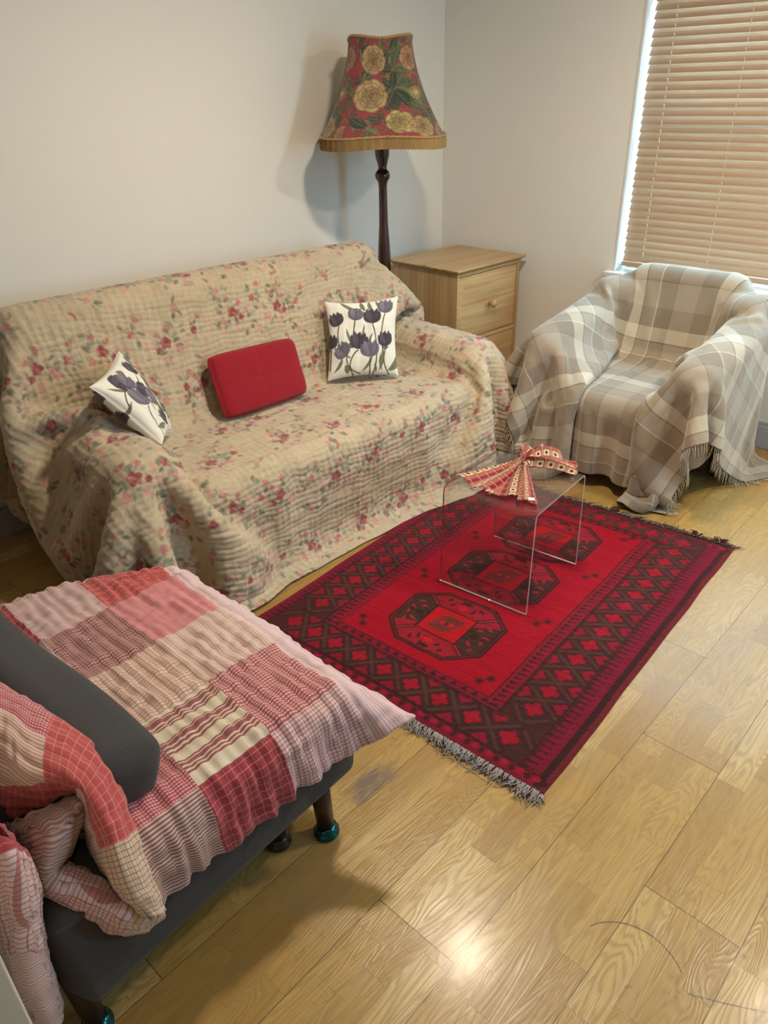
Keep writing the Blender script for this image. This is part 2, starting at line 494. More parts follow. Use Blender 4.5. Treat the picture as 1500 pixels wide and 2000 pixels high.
FLOOR = struct(MB().bb((WALL_X - 0.1, Y0 - 0.1, -0.06), (X1 + 0.1, WALL_Y + 0.1, 0)), 'floor', floor_mat())
struct(MB().bb((WALL_X - 0.1, Y0 - 0.1, CEIL), (X1 + 0.1, WALL_Y + 0.3, CEIL + 0.08)), 'ceiling', CEILM)
struct(MB().bb((WALL_X - 0.12, Y0 - 0.1, 0), (WALL_X, WALL_Y + 0.25, CEIL)), 'wall_left', PLASTER)
struct(MB().bb((X1, Y0 - 0.1, 0), (X1 + 0.12, 1.90, CEIL)).bb((X1, 2.40, 0), (X1 + 0.12, WALL_Y + 0.25, CEIL)).bb((X1, 1.90, 0), (X1 + 0.12, 2.40, 0.95)).bb((X1, 1.90, 2.05), (X1 + 0.12, 2.40, CEIL)), 'wall_right', DIMW)
struct(MB().bb((WALL_X, Y0 - 0.12, 0), (X1, Y0, CEIL)), 'wall_front', DIMW)
w = WIN; wb = MB()
wb.bb((WALL_X, WALL_Y, 0), (w['x0'], WALL_Y + 0.25, CEIL)); wb.bb((w['x1'], WALL_Y, 0), (X1, WALL_Y + 0.25, CEIL))
wb.bb((w['x0'], WALL_Y, 0), (w['x1'], WALL_Y + 0.25, w['z0'] - 0.02)); wb.bb((w['x0'], WALL_Y, w['z1']), (w['x1'], WALL_Y + 0.25, CEIL))
struct(wb, 'wall_back', PLASTER)
struct(MB().bb((WALL_X, Y0, 0), (WALL_X + 0.018, WALL_Y, 0.12)).bb((WALL_X, Y0, 0.12), (WALL_X + 0.011, WALL_Y, 0.135)), 'baseboard_left', SKIRTM, bevel=0.003)
struct(MB().bb((WALL_X + 0.02, WALL_Y - 0.02, 0), (X1, WALL_Y, 0.115)).bb((WALL_X + 0.02, WALL_Y - 0.014, 0.115), (X1, WALL_Y, 0.135)), 'baseboard_back', SKIRTM, bevel=0.003)

# window: reveal lining, sill, sash frame, pane
wf = MB(); x0, x1, z0, z1 = w['x0'], w['x1'], w['z0'], w['z1']; ya, yb = WALL_Y + 0.13, WALL_Y + 0.19
for a, b in (((x0, ya, z0), (x0 + 0.06, yb, z1)), ((x1 - 0.06, ya, z0), (x1, yb, z1)), ((x0 + 0.06, ya, z0), (x1 - 0.06, yb, z0 + 0.07)), ((x0 + 0.06, ya, z1 - 0.06), (x1 - 0.06, yb, z1)),
             ((x0 + 0.06, ya, 1.44), (x1 - 0.06, yb, 1.48))): wf.bb(a, b)
win = struct(wf, 'window_1', GLOSSW, bevel=0.004)
lin = MB().bb((x0 - 0.002, WALL_Y - 0.004, z0), (x0 + 0.012, ya, z1)).bb((x1 - 0.012, WALL_Y - 0.004, z0), (x1 + 0.002, ya, z1)).bb((x0, WALL_Y - 0.004, z1 - 0.012), (x1, ya, z1 + 0.002))
o = lin.build('window_lining', GLOSSW, win, bevel=0.003)
sill = MB().bb((x0 - 0.035, WALL_Y - 0.045, z0 - 0.028), (x1 + 0.035, ya + 0.02, z0)); o = sill.build('window_sill', GLOSSW, win, bevel=0.006, seg=3)
gm = bpy.data.materials.new('window_glass'); gm.use_nodes = True; g = gm.node_tree; gb = g.nodes['Principled BSDF']
gb.inputs['Transmission Weight'].default_value = 1.0; gb.inputs['Roughness'].default_value = 0.0; gb.inputs['IOR'].default_value = 1.0; gb.inputs['Alpha'].default_value = 0.25
MB().bb((x0 + 0.055, WALL_Y + 0.158, z0 + 0.06), (x1 - 0.055, WALL_Y + 0.162, 1.45)).bb((x0 + 0.055, WALL_Y + 0.158, 1.47), (x1 - 0.055, WALL_Y + 0.162, z1 - 0.05)).build('window_pane', gm, win)

# narrow window made up in the unseen right wall for cool fill light
sw = struct(MB().bb((X1 + .04, 1.90, 0.95), (X1 + .08, 1.94, 2.05)).bb((X1 + .04, 2.36, 0.95), (X1 + .08, 2.40, 2.05)).bb((X1 + .04, 1.94, 0.95), (X1 + .08, 2.36, 0.99)).bb((X1 + .04, 1.94, 2.01), (X1 + .08, 2.36, 2.05)), 'added_fill_window', GLOSSW, bevel=0.003)
MB().bb((X1 + .058, 1.935, 0.985), (X1 + .062, 2.365, 2.015)).build('window_pane', gm, sw)

# open door at the viewer's left hand
door = struct(MB().bb((-1.43, 0.012, 0.008), (-0.625, 0.052, 2.02)), 'door_1', plain('cream_door_paint', (0.66, 0.60, 0.50), 0.45, 0.4), bevel=0.004)
dh = MB().lathe([(0.026, 0), (0.026, 0.006), (0.011, 0.008), (0.011, 0.045)], 20, (-0.69, 0.012, 1.0), Matrix.Rotation(PI / 2, 3, 'X')).bb((-0.80, -0.04, 0.99), (-0.68, -0.024, 1.01))
dh.build('door_handle', plain('brushed_steel', (0.6, 0.6, 0.6), 0.3, 0.5, 1.0), door, bevel=0.002)


def ceiling_light(x, y, label):
    r = tag(empty('ceiling_lamp', (x, y, CEIL)), label, 'ceiling lamp', 'ceiling lamps')
    MB().lathe([(0.11, 0), (0.115, -0.02), (0.105, -0.05), (0.088, -0.055), (0.088, -0.02)], 40).build('lamp_base', GLOSSW, r, smooth=True)
    e = bpy.data.materials.new('warm_lamp_diffuser'); e.use_nodes = True; b = e.node_tree.nodes['Principled BSDF']
    b.inputs['Base Color'].default_value = (1, 0.9, 0.75, 1); b.inputs['Emission Color'].default_value = (1, 0.78, 0.5, 1); b.inputs['Emission Strength'].default_value = 6
    MB().lathe([(0.085, -0.03), (0.085, -0.052), (0.06, -0.058), (0.001, -0.06)], 32).build('diffuser', e, r, smooth=True)


ceiling_light(*LAMP_A, 'round white ceiling lamp above the rug, out of the picture')
ceiling_light(*LAMP_B, 'round white ceiling lamp near the window wall, out of the picture')
ceiling_light(-0.1, 0.3, 'unseen round ceiling lamp added above the doorway for faint fill light')


# ------------------------------------------------------------------ venetian blind
def blind():
    r = tag(empty('venetian_blind', (-1.11, WALL_Y + 0.055, z1)), 'pale wooden venetian blind, slats closed, hanging in the window', 'blind')
    t = NT('pale_wood_slats', 0.42, 0.4); v = t.noise(t.scale(t.coord(), (2.5, 120, 120)), 1.0, 3, 0.6)
    t.color(t.mix(v, (0.35, 0.225, 0.135), (0.45, 0.295, 0.185))); t.b.inputs['Coat Weight'].default_value = 0.1
    xl, xr = -1.845 + 1.11, -0.37 + 1.11; n = 37; zt = -0.075; zb = 0.795 - z1; V = []; F = []; rs = np.random.RandomState(3)
    sag = lambda x: 0.0
    for k in range(n):
        z = zt + (zb - zt) * k / (n - 1) * 0.985; wd = 0.05; tilt = math.radians(60 + rs.uniform(-2.5, 2.5)); K = 5; n0 = len(V)
        for x in (xl, xr):
            for side in (0, 1):
                for q in range(K):
                    s = (q / (K - 1) - 0.5) * wd; bow = 0.003 * (1 - (2 * q / (K - 1) - 1) ** 2) + (0.0015 if side else -0.0015)
                    V.append((x, -math.cos(tilt) * -s - math.sin(tilt) * bow, z + math.sin(tilt) * s - math.cos(tilt) * -bow * 0))
        a = lambda e, sd, q: n0 + e * 2 * K + sd * K + q
        for q in range(K - 1):
            F.append((a(0, 0, q), a(1, 0, q), a(1, 0, q + 1), a(0, 0, q + 1))); F.append((a(0, 1, q + 1), a(1, 1, q + 1), a(1, 1, q), a(0, 1, q)))
            for e in (0, 1): F.append((a(e, 0, q), a(e, 0, q + 1), a(e, 1, q + 1), a(e, 1, q)))
        for q in (0, K - 1): F.append((a(0, 0, q), a(0, 1, q), a(1, 1, q), a(1, 0, q)))
    link('slats', V, F, t.m, r, False)
    MB().bb((xl, -0.028, zb - 0.026), (xr, 0.028, zb - 0.004)).build('bottom_rail', t.m, r, bevel=0.004)
    MB().bb((xl, -0.03, -0.055), (xr, 0.03, -0.002)).build('head_rail', t.m, r, bevel=0.003)
    cm = plain('cream_cord', (0.72, 0.66, 0.52), 0.8)
    for x in (-1.735, -1.405, -1.0, -0.5):
        x += 1.11; c = MB()
        pts = []
        for k in range(n - 1):   # the ladder cord shows in short dashes in front of every slat edge
            z = zt + (zb - zt) * (k + 0.5) / (n - 1) * 0.985; c.tube([(x, -0.0235, z + 0.011), (x, -0.019, z - 0.010)], 0.0016 if x < -0.5 else 0.0009, 6)
        c.tube([(x, 0.012, -0.05), (x, 0.012, zb)], 0.0012, 6)
        c.build('ladder_cord', cm, r, smooth=True)


blind()


# ------------------------------------------------------------------ chest of two drawers
def pine(name, axis, dark=1.0, seed=0.0):
    t = NT(name, 0.38, 0.4); co = t.coord(); s = {'x': (2, 42, 42), 'y': (42, 2, 42), 'z': (42, 42, 1.6)}[axis]
    a = t.noise(t.scale(co, s, (seed, seed * 2, seed)), 1.0, 3, 0.55, 0.25); s2 = {'x': (0.6, 13, 13), 'y': (13, 0.6, 13), 'z': (11, 11, 0.4)}[axis]; b = t.noise(t.scale(co, s2, (seed, 3, 1)), 1.0, 1)
    c = t.ramp(a, [(0.25, tuple(q * dark for q in (0.60, 0.40, 0.195))), (0.5, tuple(q * dark for q in (0.54, 0.335, 0.145))), (0.72, tuple(q * dark for q in (0.41, 0.22, 0.08)))])
    c = t.mix(t.ramp(b, [(0.46, (0, 0, 0)), (0.56, (0.4, 0.4, 0.4))]), c, tuple(q * dark for q in (0.42, 0.235, 0.095)))
    v = t.n('TexVoronoi'); t.t.links.new(t.scale(co, {'x': (3, 9, 9), 'y': (9, 3, 9), 'z': (9, 9, 3)}[axis], (seed, 0, 0)), v.inputs['Vector']); v.inputs['Scale'].default_value = 1.0
    k = t.ramp(v.outputs['Distance'], [(0.05, (1, 1, 1)), (0.10, (0, 0, 0))]); c = t.mix(k, c, (0.17, 0.075, 0.03))
    t.color(c); t.bump(a, 0.05, 0.002); t.b.inputs['Coat Weight'].default_value = 0.2; t.b.inputs['Coat Roughness'].default_value = 0.25; return t.m


def chest():
    ang = math.radians(-3.0)
    r = tag(empty('chest_of_drawers', (-2.65, 3.445, 0), ang), 'small pine chest with two knobbed drawers in the room corner', 'chest of drawers')
    D, W, Ht = 0.235, 0.265, 0.777      # half depth (x), half width (y), height
    pz, py, px = pine('pine_upright', 'z', 0.92), pine('pine_along_front', 'y', 1.0, 2.0), pine('pine_top', 'y', 1.02, 5.0)
    c = MB().bb((-D, -W, 0.0), (D, -W + 0.018, Ht - 0.024)).bb((-D, W - 0.018, 0.0), (D, W, Ht - 0.024)).bb((-D, -W + 0.018, 0.03), (-D + 0.01, W - 0.018, Ht - 0.024))
    c.bb((-D + 0.01, -W + 0.018, 0.03), (D - 0.01, W - 0.018, 0.048)).bb((D - 0.03, -W + 0.018, 0.0), (D - 0.005, W - 0.018, 0.03))
    c.build('carcass', pz, r, bevel=0.0015)
    for a_, b_ in ((Ht - 0.042, Ht - 0.026), (0.372, 0.392)): MB().bb((D - 0.03, -W + 0.018, a_), (D, W - 0.018, b_)).build('front_rail', py, r, bevel=0.001)
    tp = MB(); ov = 0.028
    prof = [(-0.024, 0.006), (-0.019, 0.010), (-0.014, 0.020), (-0.008, 0.024), (-0.003, 0.026), (0.0, 0.020)]
    V = []; F = []
    for dz, e in prof:
        for sx, sy in ((-1, -1), (1, -1), (1, 1), (-1, 1)): V.append((sx * (D + (e if sx > 0 else 0.004)), sy * (W + e), Ht + dz))
    for j in range(len(prof) - 1):
        for k in range(4): F.append((j * 4 + k, j * 4 + (k + 1) % 4, j * 4 + 4 + (k + 1) % 4, j * 4 + 4 + k))
    F.append((3, 2, 1, 0)); m = (len(prof) - 1) * 4; F.append((m, m + 1, m + 2, m + 3))
    tp.add(V, F).build('chest_top', px, r, bevel=0.0015)
    for z0_, z1_ in ((0.396, Ht - 0.046), (0.034, 0.368)):
        d = MB(); y0_, y1_ = -W + 0.021, W - 0.021; x = D + 0.002; e = 0.03; cz = (z0_ + z1_) / 2
        d.bb((D - 0.018, y0_, z0_), (x - 0.007, y1_, z1_))
        V = [(x - 0.007, y0_, z0_), (x - 0.007, y1_, z0_), (x - 0.007, y1_, z1_), (x - 0.007, y0_, z1_), (x + 0.006, y0_ + e, z0_ + e), (x + 0.006, y1_ - e, z0_ + e), (x + 0.006, y1_ - e, z1_ - e), (x + 0.006, y0_ + e, z1_ - e)]
        d.add(V, [(0, 1, 5, 4), (1, 2, 6, 5), (2, 3, 7, 6), (3, 0, 4, 7), (4, 5, 6, 7)])
        dr = d.build('drawer', pine('pine_drawer', 'y', 1.03, z0_ * 7 + 1), r, bevel=0.001)
        MB().lathe([(0.014, 0.0), (0.010, 0.010), (0.010, 0.016), (0.019, 0.024), (0.0215, 0.032), (0.019, 0.041), (0.008, 0.046)], 28, (x + 0.006, 0, cz), Matrix.Rotation(PI / 2, 3, 'Y')).build('knob', px, dr, smooth=True)


chest()


# ------------------------------------------------------------------ sofa and its quilted throw
def slab(cx, cz, hx, hy, hz, tilt, cy=0.0, r=0.05):
    """box leaning backwards by tilt about the y axis"""
    c, s = math.cos(tilt), math.sin(tilt); return dict(c=(cx, cy, cz), half=(hx, hy, hz), r=r, rot=[[c, 0, s], [0, 1, 0], [-s, 0, c]])


SOFA_O, SOFA_A = (-2.80, 1.98, 0.0), math.radians(-3.0)
SOFA_PARTS = [
    ('frame', dict(c=(0.46, 0, 0.19), half=(0.40, 0.88, 0.10), r=0.02)),
    ('seat_cushion', dict(c=(0.53, -0.36, 0.345), half=(0.35, 0.37, 0.085), r=0.06)),
    ('seat_cushion', dict(c=(0.53, 0.36, 0.345), half=(0.35, 0.37, 0.085), r=0.06)),
    ('backrest', slab(0.17, 0.615, 0.11, 0.88, 0.345, math.radians(-13), -0.14, 0.075)),
    ('armrest', dict(c=(0.44, -0.88, 0.34), half=(0.41, 0.115, 0.245), r=0.085)),
    ('armrest', dict(c=(0.48, 0.80, 0.34), half=(0.37, 0.11, 0.245), r=0.085)),
]


def rbox_mesh(d, sub=6):
    """rounded box surface"""
    c, hf, r = np.array(d['c'], float), np.array(d['half'], float), d['r']; R = np.array(d.get('rot', np.eye(3)), float); V = []; F = []; n = sub
    k = np.linspace(-1, 1, 2 * n + 2)
    def warp(a, h):  # spend samples on the rounded rims
        i = np.arange(len(a)); half = len(a) // 2; t = np.concatenate([np.linspace(0, PI / 2, half) - PI / 2, np.linspace(0, PI / 2, len(a) - half)])
        return np.where(i < half, -(h - r) + r * np.sin(np.linspace(-PI / 2, 0, half).repeat(1).tolist() + [0] * (len(a) - half)), (h - r) + r * np.sin([0] * half + np.linspace(0, PI / 2, len(a) - half).tolist()))
    ax = [warp(k, hf[i]) for i in range(3)]
    for a in range(3):
        b, e = (a + 1) % 3, (a + 2) % 3
        for s in (-1, 1):
            B, E = np.meshgrid(ax[b], ax[e], indexing='ij'); P = np.zeros(B.shape + (3,)); P[..., b] = B; P[..., e] = E; P[..., a] = s * hf[a]
            core = np.clip(P, -(hf - r), hf - r); dd = P - core; l = np.linalg.norm(dd, axis=-1, keepdims=True); P = core + dd / (l + 1e-9) * r
            n0 = len(V); q = P @ R.T + c; V += [tuple(p) for p in q.reshape(-1, 3)]; m = len(ax[e])
            for i in range(len(ax[b]) - 1):
                for j in range(m - 1):
                    f = (n0 + i * m + j, n0 + (i + 1) * m + j, n0 + (i + 1) * m + j + 1, n0 + i * m + j + 1); F.append(f if s > 0 else f[::-1])
    return V, F


def soft(name, d, mat, parent):
    V, F = rbox_mesh(d); o = link(name, V, F, mat, parent); mod(o, 'WELD', merge_threshold=0.0004); return o


def sofa():
    r = tag(empty('sofa', SOFA_O, SOFA_A), 'dark two-seat sofa hidden under the floral quilted throw', 'sofa')
    m = plain('dark_brown_upholstery', (0.06, 0.045, 0.04), 0.9, 0.2)
    for n, d in SOFA_PARTS: soft(n, dict(d, half=tuple(h - 0.004 for h in d['half'])), m, r)
    wd = plain('dark_stained_wood', (0.05, 0.025, 0.015), 0.4)
    for x in (0.10, 0.80):
        for y in (-0.8, 0.8): MB().lathe([(0.022, 0), (0.03, 0.095)], 16, (x, y, 0)).build('leg', wd, r, smooth=True)
    b = Body()
    for n, d in SOFA_PARTS: b.box(d['c'], d['half'], d['r'], d.get('rot'))
    b.box((0.075, 0.90, 0.5), (0.03, 0.03, 0.8), 0.03)
    return r, b


def floral_canvas():
    cv = Canvas(3.12, 2.4, 0.0032, (0.49, 0.395, 0.265), 11); rs = cv.rs
    # faint mottled ground print
    for i in range(2600):
        x, y = rs.uniform(0, 3.12), rs.uniform(0, 2.4); a = rs.uniform(0, 2 * PI)
        cv.poly(leaf_pts(x, y, rs.uniform(0.012, 0.028), 0.006, a), (0.48, 0.42, 0.29) if rs.rand() < 0.6 else (0.62, 0.40, 0.31), 0.5)

    def rose(x, y, r, dark):
        c0 = (0.23, 0.020, 0.040) if dark else (0.42, 0.12, 0.12); c1 = (0.40, 0.08, 0.09) if dark else (0.50, 0.22, 0.19)
        for k in range(5):
            a = 2 * PI * k / 5 + rs.uniform(-.3, .3); cv.ell(x + math.cos(a) * r * .5, y + math.sin(a) * r * .5, r * .55, r * .45, c1 if k % 2 else c0, a, 0.95)
        cv.ell(x, y, r * .5, r * .42, c0); cv.ell(x + r * .12, y + r * .1, r * .3, r * .2, c1, 0.5); cv.ell(x, y, r * .13, r * .13, (0.30, 0.03, 0.05))

    def leafy(x, y, r, n):
        for k in range(n):
            a = rs.uniform(0, 2 * PI); d = rs.uniform(.5, 1.1) * r; g = [(0.11, 0.12, 0.085), (0.19, 0.20, 0.14), (0.27, 0.26, 0.20)][rs.randint(3)]
            cv.poly(leaf_pts(x + math.cos(a) * d, y + math.sin(a) * d, rs.uniform(.022, .036), rs.uniform(.011, .017), a + rs.uniform(-.8, .8)), g, 0.85)

    def small(x, y, r, c):
        for k in range(5):
            a = 2 * PI * k / 5; cv.ell(x + math.cos(a) * r * .6, y + math.sin(a) * r * .6, r * .5, r * .32, c, a, 0.85)
        cv.ell(x, y, r * .22, r * .22, (0.5, 0.36, 0.2))
    pts = []
    for j in range(10):
        for i in range(13):
            pts.append((0.06 + i * 0.250 + (0.125 if j % 2 else 0) + rs.uniform(-.045, .045), 0.10 + j * 0.236 + rs.uniform(-.045, .045)))
    for x, y in pts:     # main bouquets: a dark rose with buds, leaves and a paler spray beside it
        e = rs.choice([-1, 1]); leafy(x - e * .015, y + .005, .036, 11); leafy(x + e * .05, y + .045, .03, 6); leafy(x - e * .045, y - .035, .026, 4)
        small(x - e * .05, y + .03, .018, (0.54, 0.20, 0.19)); small(x + e * .066, y - .005, .014, (0.60, 0.31, 0.27)); small(x - e * .02, y - .055, .013, (0.44, 0.10, 0.12)); small(x + e * .01, y + .058, .016, (0.58, 0.27, 0.24))
        rose(x, y, .023, True); rose(x + e * .034, y + .024, .014, True); rose(x + e * .03, y - .034, .012, False)
        cv.line([(x, y), (x + e * .05, y + .06), (x + e * .06, y + .10)], .003, (0.3, 0.3, 0.2), .6)
    for x, y in pts:
        x += 0.125 + rs.uniform(-.03, .03); y += rs.uniform(-.05, .05); leafy(x, y, .030, 6); rose(x, y, .015, rs.rand() < .4); small(x - .04, y + .045, .013, (0.58, 0.28, 0.25)); small(x + .03, y - .05, .012, (0.45, 0.10, 0.11)); small(x + .035, y + .04, .011, (0.60, 0.33, 0.29))
        x += rs.uniform(-.02, .02); y += .12; leafy(x, y, .018, 4); small(x, y, .014, (0.52, 0.19, 0.18)); small(x + .02, y - .025, .010, (0.60, 0.32, 0.28))
    for i in range(300):
        x, y = rs.uniform(0, 3.12), rs.uniform(0, 2.4); k = rs.rand()
        if k < .35: small(x, y, .010, (0.58, 0.30, 0.26))
        elif k < .75: leafy(x, y, .012, 2)
        else:       # butterflies
            a = rs.uniform(0, PI)
            for s_ in (-1, 1): cv.ell(x + s_ * .008 * math.cos(a), y + s_ * .008 * math.sin(a), .010, .006, (0.36, 0.11, 0.09), a + s_ * .5, .85)
    for i in range(900):
        x, y = rs.uniform(0, 3.12), rs.uniform(0, 2.4); a = rs.uniform(0, 2 * PI)
        cv.poly(leaf_pts(x, y, .016, .007, a), (0.36, 0.34, 0.22), .6); cv.ell(x, y, .005, .004, (0.55, 0.24, 0.19), 0, .7)
    X, Y = np.meshgrid(cv.X, cv.Y); cv.a *= (1 + .09 * vnoise(X * 16, Y * 16, 3) + .08 * vnoise(X * 90, Y * 90, 6))[..., None]
    return cv


def sofa_throw(body):
    du = dv = 0.04; W, H = 79, 54; Wm, Hm = du * (W - 1), dv * (H - 1)
    # starting shape: bent over the back, lying level at arm height, hanging in front
    prof = [(-0.05, 0.50), (-0.04, 0.93), (0.0, 1.0), (0.10, 1.01), (0.18, 0.95), (0.33, 0.68), (1.02, 0.66), (1.06, 0.02)]
    pr = np.array(prof); L = np.concatenate([[0], np.cumsum(np.linalg.norm(np.diff(pr, axis=0), axis=1))]); s = np.arange(H) * dv
    px = np.interp(s, L, pr[:, 0]); pz = np.interp(s, L, pr[:, 1]); over = np.maximum(s - L[-1], 0); px += over
    P = np.zeros((H, W, 3)); P[..., 0] = px[:, None]; P[..., 1] = (np.arange(W) * du - 1.60)[None]; P[..., 2] = pz[:, None]
    P[..., 2] += 0.001 * vnoise(*np.meshgrid(np.arange(W) * .3, np.arange(H) * .3))
    yy = P[..., 1].copy(); ss = np.repeat(s[:, None], W, 1)
    T = P.copy()
    # the seat area is pressed down and into the corners between the arms, as somebody tucked it
    ku = [-1.60, -1.12, -0.87, -0.71, 0.69, 0.85, 1.07, 1.6]
    ty = np.interp(yy, ku, [-1.02, -0.99, -0.76, -0.745, 0.675, 0.69, 0.90, 0.94]); tz = np.interp(yy, ku, [0.12, 0.60, 0.59, 0.445, 0.445, 0.59, 0.60, 0.1])
    m1 = (yy > -1.12) & (yy < 1.07) & (ss > 1.12) & (ss < 1.60)
    T[..., 0] = np.interp(ss, [1.12, 1.62], [0.345, 0.86]); T[..., 2] = tz; T[..., 1] = ty
    P = relax(P, du, dv, body, steps=190, iters=9, mu=0.0, bend=0.10, th=0.014, dt=0.014, targets=[(m1, T, lambda st: 0.05)], walls=[(0, 1, -0.12)])
    m3 = ((yy > -0.80) & (yy < 0.78) & (ss > 1.08) & (ss < 1.20)) | (((np.abs(yy - 0.69) < 0.05) | (np.abs(yy + 0.71) < 0.05)) & (ss > 1.08) & (ss < 1.5))
    P = relax(P, du, dv, body, steps=110, iters=10, mu=0.6, bend=0.3, th=0.014, dt=0.012, walls=[(0, 1, -0.12)], damp=0.96, targets=[(m3, T, lambda st: 0.04)])
    k = 11; HH, WW = (H - 1) * k + 1, (W - 1) * k + 1
    Q = upsample(P, HH, WW); A_, V = np.meshgrid(np.linspace(0, 1, WW), np.linspace(0, Hm, HH))
    # the quilt has well rounded front corners
    uL = .30 * sm(Hm - .50, Hm, V) ** 1.6; uR = Wm - .28 * sm(Hm - .40, Hm, V) ** 1.6; U = uL + (uR - uL) * A_
    fx = U / Wm * (WW - 1); i0 = np.minimum(fx.astype(int), WW - 2); fx = (fx - i0)[..., None]; rw = np.arange(HH)[:, None]; Q = Q[rw, i0] * (1 - fx) + Q[rw, i0 + 1] * fx; N = normals(Q)
    # quilting: close rows of stitches one way, wider the other, with the puckering they cause
    pk = vnoise(U * 26, V * 30, 5) * .6 + vnoise(U * 12, V * 62, 9) + .5 * vnoise(U * 60, V * 20, 19)
    ph1 = U / 0.028 + .35 * vnoise(U * 16, V * 22, 2) + 0.3 * vnoise(U * 3, V * 9, 12); ph2 = V / 0.021 + 0.40 * vnoise(U * 20, V * 16, 3) + .35 * vnoise(U * 6, V * 3, 13)
    s1, s2 = np.abs(np.sin(PI * ph1)) ** .45, np.abs(np.sin(PI * ph2)) ** .45; wk = .62 + .38 * sm(-.4, .5, vnoise(U * 2.3, V * 2.3, 44)); puff = s2 * (1 - wk) + s1 * s2 * wk
    big = vnoise(U * 5, V * 5, 21) * .5 + vnoise(U * 2.2, V * 9, 23)
    Q = Q + N * (0.0044 * puff + 0.0024 * pk + 0.004 * big)[..., None]
    hem = sm(Hm - .40, Hm, V); Q[..., 0] += hem * (.022 * vnoise(U * 3.1 + .4, V * 1.2, 51) + .010 * vnoise(U * 8, V * 2, 52)); Q[..., 2] += hem * .035 * np.exp(-((U - 2.30) / .16) ** 2) + hem * .012 * vnoise(U * 5, V * 0 + 3, 53)
    Q[..., 2] = np.maximum(Q[..., 2], 0.006)
    cv = floral_canvas(); colr = cv.sample(U, V)
    t = NT('quilted_floral_cotton', 0.9, 0.15, 0.3); d = t.attr('dye'); w_ = t.noise(t.scale(t.coord('UV'), (900, 900, 1)), 1.0, 1)
    t.color(t.mix(t.math('MULTIPLY', w_, 0.25), d, (0.45, 0.38, 0.27))); t.bump(w_, 0.15, 0.001)
    uv = np.stack([U, V], -1)
    o = link('sofa_throw', rotz(Q, SOFA_A, SOFA_O), None, t.m, None, True, uv, colr, quads=grid_quads(HH, WW))
    mod(o, 'SOLIDIFY', thickness=0.006, offset=-1)
    tag(o, 'beige quilted throw with red roses and green leaves covering the whole sofa', 'throw')
    return o


SOFA, SOFA_BODY = sofa()
sofa_throw(SOFA_BODY)


# ------------------------------------------------------------------ patterned wool rug
def homography(src, dst):
    A = []
    for (x, y), (u, v) in zip(src, dst):
        A.append([x, y, 1, 0, 0, 0, -u * x, -u * y, -u]); A.append([0, 0, 0, x, y, 1, -v * x, -v * y, -v])
    return np.linalg.svd(np.array(A, float))[2][-1].reshape(3, 3)


RUG_W, RUG_L = 1.145, 1.48
RUG_H = homography([(0, 0), (1.12, 0), (1.12, 1.48), (0, 1.48)], [(-1.77, 1.166), (-0.646, 1.22), (-0.727, 2.724), (-1.85, 2.62)])


def rug_xy(S, T):
    q = np.stack([S, T, np.ones_like(S)], -1) @ RUG_H.T; return q[..., 0] / q[..., 2], q[..., 1] / q[..., 2]


